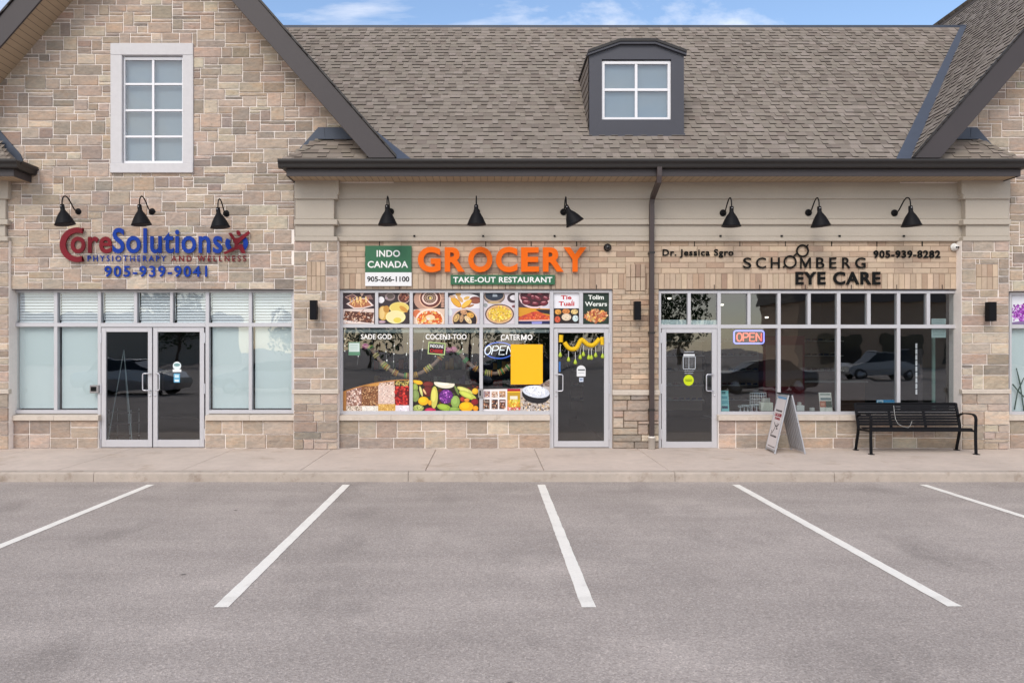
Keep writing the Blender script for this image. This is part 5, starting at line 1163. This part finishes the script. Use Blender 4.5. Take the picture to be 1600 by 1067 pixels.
# keypads
def keypad(a, b, t, u, y, lab):
    r = empty('door_keypad', (X((a+b)/2, y), y, Z(u, y)), lab, 'keypad', 'small metal door keypads')
    g = MB(); g.box(X(a, y), X(b, y), y-.035, y, Z(u, y), Z(t, y)); g.build('housing', mat('keypad metal', rgb(150, 146, 146), .5, .3), r, bevel=.005)
    g = MB(); xa, xb, zb, za = X(a+1.8, y), X(b-3.5, y), Z(u-3, y), Z(t+2.5, y); g.box(xa, xb, y-.038, y-.034, zb, za); g.build('button_plate', M_LETTERB, r)
keypad(141.5, 155.5, 601.5, 614, YF, 'small metal keypad beside the double clinic doors'); keypad(747.3, 754.8, 607.5, 621, YF-.002, 'small grey keypad between the vegetable and snack prints')

# ------------------------------------------------------------------ things standing inside the windows
y = .85
tp = empty('tripod_stand', (X(192, y), y, 0), 'thin pale tripod stand behind the left clinic door', 'stand')
top_ = (X(193.5, y), y, Z(547, y))
for px, py, dy in ((172, 0, -.1), (194, 0, .25), (211, 0, -.12), (199, 0, .2)):
    g = MB(); g.tube([top_, (X(px, y), y+dy, .0)], .010, 6); g.build('leg', mat('pale tripod metal', rgb(206, 220, 222), .4), tp)
wk = empty('medical_trolley', (X(194, 1.2), 1.2, 0), 'low dark wheeled trolley behind the left clinic door', 'trolley')
for z in (.1, .32, .55):
    g = MB(); g.box(X(176, 1.2), X(212, 1.2), 1.0, 1.4, z, z+.03); g.build('shelf', M_BROWN, wk, bevel=.004)
for px in (177, 211):
    for yy in (1.03, 1.37):
        g = MB(); g.tube([(X(px, 1.2), yy, .06), (X(px, 1.2), yy, .62)], .012, 6); g.build('post', M_CHROME, wk)
        g = MB(); g.lathe([(0, -.015), (.03, -.015), (.03, .015), (0, .015)], (X(px, 1.2), yy, .031), 'x', 10); g.build('wheel', M_BLACK, wk)
YI2 = .12
def zsill(y): return Z(643.2, YF)
def leaf_stand(a, b, t, u, col, bars_, lab, y=YI2):
    g = MB(); z0, z1 = zsill(y), Z(t, y); x0, x1 = X(a, y), X(b, y)
    g.prism_x([(y, z0), (y+.006, z0), (y+.07, z1), (y+.064, z1)], x0, x1, 0, rgb(*col))
    n = 0
    for (fa, fb, ft, fu, cc) in bars_:
        n += 1; f = lambda xx, k: (xx, y+.064*k-.0012-.0002*n, z0+(z1-z0)*k)
        xa, xb = x0+(x1-x0)*fa, x0+(x1-x0)*fb; g.face([f(xa, fu), f(xb, fu), f(xb, ft), f(xa, ft)], 0, rgb(*cc))
    g.prism_x([(y+.06, z1-.03), (y+.12, z0), (y+.126, z0), (y+.066, z1-.03)], (x0+x1)/2-.02, (x0+x1)/2+.02, 0, rgb(*col))
    return tag(g.build('leaflet_stand', M_PAPER), lab, 'leaflet')
leaf_stand(1127.2, 1139.5, 610.5, 642, (140, 208, 208), [(.15, .65, .95, .90, (30, 80, 90)), (.15, .65, .88, .84, (30, 80, 90)), (.1, .85, .74, .60, (80, 160, 170)), (.1, .9, .52, .36, (90, 170, 180)), (.1, .85, .26, .14, (20, 60, 90))], 'tall turquoise leaflet by the eye shop door')
leaf_stand(1281.5, 1301, 613.5, 642, (226, 222, 210), [(.1, .9, .94, .86, (150, 160, 150)), (.1, .95, .72, .60, (110, 130, 130)), (.02, .5, .55, .22, (176, 96, 70)), (.5, .98, .55, .22, (60, 76, 60)), (.1, .4, .46, .30, (206, 150, 120))], 'cream leaflet with two portraits in front of the eye shop window')
def card_box(a, b, t, y, col, lab, deep=.12, extra=None):
    g = MB(); z0, z1 = zsill(y), Z(t, y); g.box(X(a, y), X(b, y), y, y+deep, z0, z1, 0, rgb(*col))
    if extra: g.box(X(a+3, y), X(b-4, y), y+.02, y+deep-.02, z1, z1+extra, 0, rgb(190, 186, 178))
    return tag(g.build('card_box', M_PAPER, bevel=.004), lab, 'box', 'pale boxes inside the eye shop window')
card_box(1189, 1208, 629, .2, (226, 224, 208), 'wide cream box behind the left leg of the folding sign', .12, .08)
card_box(1245, 1257, 633.5, .2, (220, 220, 214), 'square cream box just right of the folding sign', .1, .06)
card_box(1266.5, 1273, 637, .2, (206, 204, 196), 'smallest cream box between folding sign and portrait leaflet', .06)
y = .3
dr = empty('display_rack', (X(1185, y), y, zsill(y)), 'white wire rack behind glass left of the folding sign', 'rack')
g = MB(); g2_ = []
for k in range(5): zz = Z(614, y)-k*.055; g.tube([(X(1172, y), y, zz), (X(1197, y), y, zz)], .005, 5)
for k in range(8): px = 1172+k*25/7; g.tube([(X(px, y), y, Z(614, y)), (X(px, y), y, zsill(y))], .005, 5)
g.build('wire_grid', M_WHITE, dr)
y = .18; rr = random.Random(4)
for k, (px, h_) in enumerate(((1157, 12), (1163, 14), (1169, 13), (1175, 15), (1182, 16))):
    g = MB(); o_ = (X(px, y), y+rr.uniform(0, .05), zsill(y))
    g.lathe([(0, 0), (.022, 0), (.022, .01), (.006, .014), (.006, h_/85*.5)], o_, 'z', 10, 0, rgb(210, 214, 214))
    for sx in (-.022, .022): g.tube([(o_[0]+sx+.019*math.cos(R(a)), o_[1]-.012, o_[2]+h_/85*.62+.017*math.sin(R(a))) for a in range(0, 361, 30)], .006, 5, 0, rgb(200, 206, 206))
    g.tube([(o_[0]-.004, o_[1]-.012, o_[2]+h_/85*.66), (o_[0]+.004, o_[1]-.012, o_[2]+h_/85*.66)], .004, 5, 0, rgb(220, 220, 220))
    tag(g.build('spectacles_stand', M_PAPER), 'pair of pale spectacles on a small stand inside the window', 'spectacles', 'spectacles in the eye shop window')
c = Canvas(1369.5, 1399, 624.5, 634, YI2, (70, 150, 200)); c.rect(1370.2, 1380, 625.2, 633.4, (206, 226, 236)); c.rect(1372, 1378, 627, 631.5, (96, 160, 190)); c.rect(1383, 1397, 628, 630.5, (130, 190, 226)); c.done('blue_card', 'blue and white card behind the bench in the window', 'card')
c = Canvas(1455.5, 1478, 497.8, 506.8, YF+.06, (190, 206, 204)); 
for k in range(3): c.rect(1457.5, 1476, 499.6+k*2.3, 500.4+k*2.3, (150, 170, 168))
c.done('paper_sheet', 'pale paper sheet low in the last small top pane', 'paper', 'paper sheets on the last eye shop pane')
c = Canvas(1455.5, 1478, 513.5, 527.5, YF+.06, (186, 206, 204)); 
for k in range(4): c.rect(1457.5, 1476, 515.6+k*2.6, 516.5+k*2.6, (140, 164, 160))
c.done('paper_sheet', 'pale paper sheet at the top of the last tall pane', 'paper', 'paper sheets on the last eye shop pane')
y = .5
gp = empty('glass_display_post', (X(1459.5, y), y, 0), 'pale green glass edged display post inside the last tall pane', 'display')
g = MB(); g.box(X(1457, y), X(1461.5, y), y, y+.03, 0, 2.2); g.build('glass_edge', mat('green glass edge', rgb(130, 160, 152), .2), gp); g = MB(); g.box(X(1452, y), X(1467, y), y-.05, y+.1, -.01, .02); g.build('foot', M_BROWN, gp)
ld = empty('light_column', (X(1434, y), y, 0), 'tall column with a lit white strip inside the last tall pane', 'light')
g = MB(); g.box(X(1434.5, y), X(1442, y), y+.01, y+.06, 0, Z(545, y)); g.build('post', M_BROWN, ld)
g = MB()
for k in range(9): g.box(X(1430.7, y), X(1432.8, y), y-.01, y+.01, Z(544+k*9, y), Z(536.5+k*9, y))
g.build('light_strip', emit('white strip light', (1, .98, 1), .3), ld)
for k, px in enumerate((1046, 1128, 1198)):             # ceiling spots
    y = 1.2+.5*k; g = MB(); g.lathe([(0, -.01), (.03, -.01), (.035, .0), (.04, .02)], (X(px, y), y, (2.82, 2.72, 2.48)[k]), 'z', 12); tag(g.build('ceiling_spot', emit('lit spot', (1, .9, .75), 2.5) if k == 0 else bpy.data.materials['lit spot']), 'small lit ceiling spot seen through the eye shop panes', 'spot light', 'ceiling spots in the eye shop')
# chairs and counter deeper inside the eye shop
g = MB(); g.box(7.0, 8.6, 3.4, 4.0, 0, 1.05, 0, rgb(120, 90, 76)); g.box(6.95, 8.65, 3.35, 4.05, 1.05, 1.09, 0, rgb(196, 190, 184)); tag(g.build('shop_counter', M_PAPER), 'brown counter deep inside the eye shop', 'counter')
# flower poster and plant decals at the right edge
c = Canvas(1581.2, 1664, 461.3, 506.7, YPST, (226, 228, 236)); rr = c.rs
for _ in range(420):
    x, y_ = rr.gauss(1601, 13), rr.gauss(490, 8)
    if ((x-1601)/26)**2+((y_-489)/16)**2 < 1 and y_ < 502: col = rr.choice([(150, 60, 170), (176, 90, 196), (206, 140, 220), (120, 36, 140)]); c.ell(x, y_, 1.6, 1.2, col, rr.uniform(0, 180), 6)
c.ell(1601, 505, 22, 3, (130, 110, 150)); c.done('flower_poster', 'pale poster with a bunch of purple flowers at the right edge', 'poster')
y = YPST
for k, (pts) in enumerate((((1585, 640), (1590, 612), (1600, 590)), ((1582, 600), (1592, 612), (1606, 626)), ((1600, 642), (1594, 600), (1588, 575)))):
    g = MB(); P3 = [(X(a, y), Z(b, y)) for a, b in pts]
    for (a, b), (a2, b2) in zip(P3, P3[1:]): dx, dz = a2-a, b2-b; l = math.hypot(dx, dz); nx, nz = -dz/l*.014, dx/l*.014; g.prism([(a+nx, b+nz), (a2+nx*.6, b2+nz*.6), (a2-nx*.6, b2-nz*.6), (a-nx, b-nz)], y-.0008*k, y+.002, 0, rgb(60, 76, 70))
    tag(g.build('plant_decal', M_PAPER), 'dark stem decal on the frosted pane at the right edge', 'decal', 'plant decals on the right edge pane')

# ------------------------------------------------------------------ bench
bx, by = 7.545, -.55
bn = empty('park_bench', (bx, by, 0), 'black slatted metal bench with curved arms in front of the eye shop', 'bench')
W2 = .905
sp = [(-.245, .395), (-.238, .432), (-.20, .445), (-.14, .437), (-.08, .425), (-.02, .416), (.04, .412), (.10, .415), (.15, .425)]
g = MB()
for (a, b), (c_, d) in zip(sp, sp[1:]):
    dy, dz = c_-a, d-b; l = math.hypot(dy, dz); u0, u1 = .08, .90
    p0, p1 = (a+dy*u0, b+dz*u0), (a+dy*u1, b+dz*u1); nz = .006
    g.prism_x([(by+p0[0], p0[1]-nz), (by+p1[0], p1[1]-nz), (by+p1[0], p1[1]+nz), (by+p0[0], p0[1]+nz)], bx-W2+.03, bx+W2-.03)
for x in (-.31, .31): g.box(bx+x-.025, bx+x+.025, by-.2, by+.15, .398, .407)
g.build('seat', M_BLACK, bn)
g = MB(); b0, b1 = (.185, .455), (.305, .835); nsl = 8
for k in range(nsl):
    t0, t1 = k/nsl+.006, (k+1)/nsl-.012
    p0 = (b0[0]+(b1[0]-b0[0])*t0, b0[1]+(b1[1]-b0[1])*t0); p1 = (b0[0]+(b1[0]-b0[0])*t1, b0[1]+(b1[1]-b0[1])*t1)
    g.prism_x([(by+p0[0], p0[1]), (by+p1[0], p1[1]), (by+p1[0]+.011, p1[1]-.003), (by+p0[0]+.011, p0[1]-.003)], bx-W2+.02, bx+W2-.02)
for x in (-.31, .31): g.bar(bx+x, [(by+b0[0]+.016, b0[1]-.03), (by+b1[0]+.016, b1[1]-.02)], .05, .008)
g.tube([(bx-W2, by+.307, .842), (bx+W2, by+.307, .842)], .014, 8)
g.build('backrest', M_BLACK, bn)
for sx in (-1, 1):
    x = bx+sx*(W2+.003)
    g = MB(); g.bar(x, [(by-.275, .012), (by-.268, .12), (by-.262, .26), (by-.262, .40), (by-.268, .52), (by-.272, .60), (by-.262, .645), (by-.235, .672), (by-.19, .685), (by-.10, .688), (by+.02, .684), (by+.12, .672), (by+.20, .64), (by+.24, .60)], .045, .022); g.build('armrest', M_BLACK, bn)
    g = MB(); g.bar(x, [(by+.285, .012), (by+.262, .10), (by+.225, .22), (by+.195, .33), (by+.185, .42), (by+.20, .50), (by+.25, .66), (by+.31, .845)], .044, .024); g.build('leg', M_BLACK, bn)
    g = MB(); g.bar(x, [(by-.262, .40), (by-.1, .396), (by+.1, .392), (by+.19, .40)], .043, .03); g.build('side_rail', M_BLACK, bn)
    for yy in (-.275, .285): g = MB(); g.box(x-.035, x+.035, by+yy-.06, by+yy+.04, 0.001, .014); g.build('foot_plate', M_BLACK, bn, bevel=.002)

# ------------------------------------------------------------------ folding pavement sign
M_ALU2 = mat('mill aluminium', rgb(186, 188, 194), .4, metal=.4); M_BOARD = mat('white poster board', rgb(222, 216, 218), .5, var=.03)
ax, ay = 5.26, -.50
sg = empty('pavement_sign', (ax, ay, 0), 'white folding A-frame pavement sign with aluminium edges', 'sandwich board')
def panel_fn(sd, rot):
    # panel coordinates: u across (towards the street negative), n out of the face, v up the slope (0..1)
    def fn(u, n, v):
        bxo, txo = sd*.245, sd*.012
        L_ = math.hypot(bxo-txo, 1.02); nx, nz = sd*1.02/L_, .233/L_
        x = bxo+(txo-bxo)*v+nx*n; z = .004+1.02*v+nz*n; yy = u
        ca, sa = math.cos(rot), math.sin(rot)
        return (ax+x*ca-yy*sa, ay+x*sa+yy*ca, z)
    return fn
for sd, rot in ((-1, R(-5)), (1, R(2))):
    fn = panel_fn(sd, rot); hw = .295
    g = MB()
    for a, b, c_, d in ((-hw, -hw+.028, 0, 1), (hw-.028, hw, 0, 1), (-hw+.028, hw-.028, .965, 1), (-hw+.028, hw-.028, .03, .06)): g.box(a, b, -.012, .012, c_, d, 0, (1, 1, 1), fn)
    fo = g.build('frame', M_ALU2, sg)
    g = MB(); g.box(-hw+.028, hw-.028, -.004, .006, .06, .965, 0, (1, 1, 1), fn); bo = g.build('board', M_BOARD if sd < 0 else mat('grey ribbed backing', rgb(150, 146, 146), .6, var=.05), fo)
    if sd > 0:
        g = MB()
        for k in range(7): g.box(-.24+k*.072, -.215+k*.072, -.016, -.004, .07, .955, 0, (1, 1, 1), fn)
        g.build('rib', M_ALU2, bo)
    if sd < 0:
        # writing runs across the outer face; u grows towards the shop, so the street side is the reading end
        def rect(a, b, c_, d, col, lift=.0075): g.box(a, b, .0062, lift, c_, d, 0, rgb(*col), fn)
        g = MB(); rect(-.255, .255, .915, .955, (120, 160, 196))
        rr = random.Random(2)
        def words(c_, d, a, b, col, n):
            x = b
            while x > a+.03:
                w_ = rr.uniform(.02, .05); x2 = max(a, x-w_)
                s_ = rr.uniform(.3, 1); rect(x2, x-.006, c_, c_+(d-c_)*s_, col); rect(x2+.008, x-.012, c_+(d-c_)*.55, d, tuple(v*.9 for v in col), .0079); x = x2
        words(.695, .725, -.17, .20, (60, 50, 54), 8); words(.61, .665, -.19, .22, (150, 40, 56), 7); words(.555, .595, -.14, .16, (150, 40, 56), 6)
        words(.255, .285, -.18, .20, (46, 42, 46), 9); words(.085, .10, -.23, .22, (70, 66, 70), 9)
        for p_ in ([(.12, .5), (.06, .46), (-.02, .44), (-.10, .46), (-.16, .5)], [(.02, .44), (.05, .38), (.10, .34), (.13, .31)], [(-.04, .50), (-.08, .44), (-.05, .40), (-.13, .41)], [(.18, .36), (.16, .31), (.2, .30)]):
            for (u0, v0), (u1, v1) in zip(p_, p_[1:]):
                du, dv = u1-u0, v1-v0; l = math.hypot(du, dv); nu, nv = -dv/l*.009, du/l*.009
                P4 = [(u0+nu, v0+nv), (u1+nu, v1+nv), (u1-nu, v1-nv), (u0-nu, v0-nv)]
                g.prism(P4, .0062, .0082, 0, rgb(70, 62, 66), lambda a, n_, b: fn(a, n_, b))
        g.build('writing', M_PAPER, bo)
g = MB(); g.box(ax-.03, ax+.03, ay-.3, ay+.3, 1.022, 1.04); g.build('hinge_cap', M_BLACK, sg, bevel=.004)

# ------------------------------------------------------------------ across the parking lot: what the shop windows mirror
CARP = mat('dark blue car paint', (.018, .024, .04), .22, .3, coat=.6); CARS = mat('silver car paint', (.42, .43, .45), .28, .5, coat=.6); CARW = mat('white car paint', (.42, .42, .42), .3, coat=.6)
M_CARGL = mat('car glass', (.015, .018, .02), .06); M_TYRE = mat('tyre rubber', (.02, .02, .02), .8); M_LAMP = mat('car lamp', (.6, .6, .62), .15); M_TAIL = mat('tail lamp', (.35, .02, .02), .2)
def car(loc, rz, paint, lab, suv=False):
    r = empty('parked_car', loc, lab, 'car', 'cars parked across the lot'); k = 1.16 if suv else 1.0
    def sec(prof, inset=0.0):                            # side outline (x, z, half width) rows skinned across
        mb = MB(); return mb
    low = [(-2.25, .55, .78), (-2.2, .32, .84), (-1.2, .24, .88), (1.2, .24, .88), (2.1, .30, .84), (2.28, .5, .76)]
    up = [(-2.25, .82*k, .78), (-2.15, .95*k, .82), (-1.3, 1.0*k, .87), (1.0, .98*k, .87), (1.9, .86*k, .82), (2.25, .68*k, .74)]
    def O(x, y, z): return (loc[0]+x, loc[1]+y, loc[2]+z)
    mb = MB(); n = len(low); rows = []
    for (x, z, w_), (x2, z2, w2) in zip(low, up):
        zm = (z+z2)/2; rows.append([O(x, -w_+.05, z), O((x+x2)/2, -w_-.02, zm), O(x2, -w2+.03, z2), O(x2, -w2+.22, z2+.03), O(x2, w2-.22, z2+.03), O(x2, w2-.03, z2), O((x+x2)/2, w_+.02, zm), O(x, w_-.05, z)])
    V = [p for q in rows for p in q]; m_ = 8
    mb.raw(V, [(i*m_+j, (i+1)*m_+j, (i+1)*m_+(j+1) % m_, i*m_+(j+1) % m_) for i in range(n-1) for j in range(m_)]+[tuple(range(m_)), tuple(range((n-1)*m_+m_-1, (n-1)*m_-1, -1))], 0, sm=False)
    mb.build('body', paint, r, bevel=.02)
    rb, rt = (1.0*k, 1.44*k+(.1 if suv else 0))
    xr = (-2.0 if suv else -1.6)
    A = [(xr, rb, .80), (xr+.35, rt-.03, .60), (-.2, rt, .62), (.35, rt-.04, .60), (1.15, rb-.02, .78)]
    mb = MB(); V = []
    for x, z, w_ in A: V += [O(x, -w_, z), O(x, w_, z)]
    Bt = [O(x, sy*(.8), rb-.04) for x, z, w_ in A for sy in (-1, 1)]
    V = V+Bt; nA = len(A)
    mb.raw(V, [(2*i, 2*i+2, 2*i+3, 2*i+1) for i in range(nA-1)]+[(2*i, 2*nA+2*i, 2*nA+2*i+2, 2*i+2) for i in range(nA-1)]+[(2*i+1, 2*i+3, 2*nA+2*i+3, 2*nA+2*i+1) for i in range(nA-1)], 0)
    mb.build('windows', M_CARGL, r)
    mb = MB(); mb.raw([O(A[1][0]-.05, -.6, rt-.01), O(A[1][0]-.05, .6, rt-.01), O(.4, .6, rt-.02), O(.4, -.6, rt-.02), O(A[1][0], -.57, rt+.03), O(A[1][0], .57, rt+.03), O(.32, .57, rt+.02), O(.32, -.57, rt+.02)], [(4, 7, 6, 5), (0, 3, 7, 4), (3, 2, 6, 7), (2, 1, 5, 6), (1, 0, 4, 5)]); mb.build('roof', paint, r)
    for x in (-1.4, 1.4):
        for sy in (-1, 1):
            mb = MB(); o_ = O(x, sy*.80, .33); mb.lathe([(0, -.1), (.33, -.1), (.34, 0), (.33, .1), (0, .1)], o_, 'y', 20); wh = mb.build('wheel', M_TYRE, r)
            mb = MB(); mb.lathe([(0, sy*.09), (.2, sy*.09), (.21, sy*.115), (0, sy*.115)], o_, 'y', 14); mb.build('rim', CARS, wh)
    for sy in (-1, 1):
        mb = MB(); mb.box(*sorted((loc[0]+2.16, loc[0]+2.25)), loc[1]+sy*.6-.14, loc[1]+sy*.6+.14, loc[2]+.6*k, loc[2]+.72*k); mb.build('headlight', M_LAMP, r)
        mb = MB(); mb.box(loc[0]-2.27, loc[0]-2.2, loc[1]+sy*.6-.14, loc[1]+sy*.6+.14, loc[2]+.68*k, loc[2]+.85*k); mb.build('tail_light', M_TAIL, r)
    r.rotation_euler = (0, 0, R(rz))
car((-15.2, -18.6, ZA), 4, CARS, 'silver saloon mirrored in the double clinic doors'); car((-9.4, -18.8, ZA), 182, CARW, 'white saloon mirrored in the right clinic panes'); car((11.8, -19.2, ZA), 176, CARP, 'dark saloon mirrored in the eye shop panes'); car((24, -33, ZA), 180, CARW, 'white high car mirrored far right in the eye shop glass', True)
car((1.2, -26, ZA), 172, CARP, 'dark high car mirrored in the grocery panes', True)
M_LEAF = mat('leaf', tint=True, rough=.7, spec=.3); M_BARK = mat('bark', rgb(86, 72, 60), .95, bump=.02, bscale=12)
def tree(x, y, h, rad, seed, lab):
    g = random.Random(seed); r = empty('tree', (x, y, ZA), lab, 'tree', 'trees beyond the parking lot')
    mb = MB(); mb.tube([(x, y, ZA), (x+.1, y, ZA+h*.35), (x-.05, y+.1, ZA+h*.7)], [.2, .14, .05], 8)
    for k in range(6): a = k*1.05; mb.tube([(x, y, ZA+h*(.3+.05*k)), (x+math.cos(a)*rad*.7, y+math.sin(a)*rad*.7, ZA+h*(.5+.06*k))], [.07, .02], 5)
    mb.build('trunk', M_BARK, r); mb = MB()
    cl = [(g.uniform(-1, 1)*rad*.7, g.uniform(-1, 1)*rad*.7, h*g.uniform(.32, .95), rad*g.uniform(.28, .5)) for _ in range(26)]
    for cx, cy, cz, cr_ in cl:
        tone = g.choice([(.05, .085, .03), (.07, .11, .04), (.035, .065, .025)])
        for _ in range(90):
            d = Vector((g.gauss(0, 1), g.gauss(0, 1), g.gauss(0, 1))).normalized()*cr_*g.uniform(.5, 1)**.5; p = Vector((x+cx, y+cy, ZA+cz))+d
            u = Vector((g.gauss(0, 1), g.gauss(0, 1), g.gauss(0, 1))).normalized()*.2; v = u.orthogonal().normalized()*.12
            mb.face([p-u, p-v, p+u, p+v], 0, jit(tone, .25, g))
    mb.build('crown', M_LEAF, r)
i = 0
for x, y, h, rad in ((-30, -60, 7.5, 3.6), (-20, -66, 6, 3), (-11, -58, 7, 3.4), (-2, -64, 8.5, 4), (6, -60, 7, 3.4), (13, -66, 7.8, 3.6), (21, -70, 9, 4)):
    i += 1; tree(x, y, h, rad, i, ('broad', 'small', 'low', 'tall', 'full', 'rounded', 'tallest')[i-1]+' leafy tree mirrored in the shop windows')
bb = empty('facing_shop_building', (44, -66, ZA), 'facing brick shop building mirrored in the eye shop windows', 'building')
g = MB(); g.box(30, 62, -70, -60, ZA, 6.2, 0, rgb(196, 166, 140)); g.build('wall', M_PAPER, bb)
g = MB(); g.prism_x([(-70.6, 6.2), (-59.4, 6.2), (-65, 11.5)], 29.5, 62.5, 0, rgb(96, 88, 84)); g.build('roof', M_PAPER, bb)
for k in range(5):
    g = MB(); g.box(32+k*6, 36+k*6, -60, -59.9, .2, 3.0); g.build('window', M_CARGL, bb)
b3 = empty('low_store_building', (-46, -64, ZA), 'low flat pale store building mirrored in the clinic doors', 'building')
g = MB(); g.box(-62, -30.5, -80, -72, ZA, 5.0, 0, rgb(176, 170, 160)); g.build('wall', M_PAPER, b3)
g = MB(); g.box(-62.3, -30.2, -80.3, -71.7, 5.0, 5.6, 0, rgb(90, 92, 98)); g.build('roof', M_PAPER, b3)

# ------------------------------------------------------------------ fittings deeper inside the shops
gs = random.Random(12)
for k, (x, lab) in enumerate(((2.75, 'behind the eye shop door'), (4.6, 'behind the red neon word'), (6.4, 'behind the portrait leaflet'), (8.0, 'behind the bench'))):
    y = 4.6; r = empty('display_shelf', (x, y, 0), 'pale shelf of spectacles deep inside, '+lab, 'shelf', 'wall shelves inside the eye shop')
    g = MB(); g.box(x-.7, x+.7, y+.25, y+.3, .3, 2.3, 0, rgb(170, 150, 132)); g.build('back_panel', M_PAPER, r)
    for j in range(5):
        g = MB(); z = .55+j*.36; g.box(x-.68, x+.68, y, y+.249, z, z+.025, 0, rgb(214, 208, 200)); sh = g.build('board', M_PAPER, r)
        g = MB()
        for q in range(9): xx = x-.6+q*.15; g.box(xx-.045, xx+.045, y+.06, y+.12, z+.026, z+.07, 0, jit(rgb(*gs.choice([(30, 30, 34), (120, 60, 50), (60, 70, 110), (180, 170, 160)])), .2, gs))
        g.build('spectacles_row', M_PAPER, sh); tag(sh.children[0], kind='stuff')
g = MB(); g.box(6.0, 6.9, 2.6, 2.9, 0, 2.1, 0, rgb(120, 34, 40)); g.box(6.05, 6.85, 2.59, 2.6, 1.0, 1.9, 0, rgb(150, 120, 100)); tag(g.build('partition_screen', M_PAPER), 'dark red partition screen inside the eye shop', 'screen')
for k, (x, lab) in enumerate(((-2.0, 'left grocery pane'), (-.7, 'middle grocery pane'), (.6, 'right grocery pane'))):
    y = 2.6; r = empty('grocery_shelf', (x, y, 0), 'dark shop shelf of packets behind the '+lab, 'shelf', 'shelves inside the grocery')
    for j in range(5):
        z = .2+j*.38; g = MB(); g.box(x-.5, x+.5, y, y+.4, z, z+.03, 0, rgb(90, 84, 80)); sh = g.build('board', M_PAPER, r)
        g = MB(); xx = x-.48
        while xx < x+.42: w_ = gs.uniform(.06, .12); g.box(xx, xx+w_-.01, y+.04, y+.3, z+.031, z+gs.uniform(.16, .28), 0, jit(rgb(*gs.choice([(170, 60, 40), (200, 150, 50), (60, 100, 70), (190, 180, 160), (80, 60, 110)])), .2, gs)); xx += w_
        g.build('packets', M_PAPER, sh); tag(sh.children[0], kind='stuff')
# thin white cord lying over the bench back
g = MB(); cp = [(1399, 634), (1398.5, 645), (1399, 655), (1402, 662), (1409, 666), (1417, 667.5), (1421, 664), (1424, 658)]
g.tube([(X(a, -.42), -.365-.10*max(0, (b-634)/33), Z(b, -.42)) for a, b in cp], .0026, 6); tag(g.build('white_cord', M_WHITE), 'thin white cord looped over the black bench', 'cord')
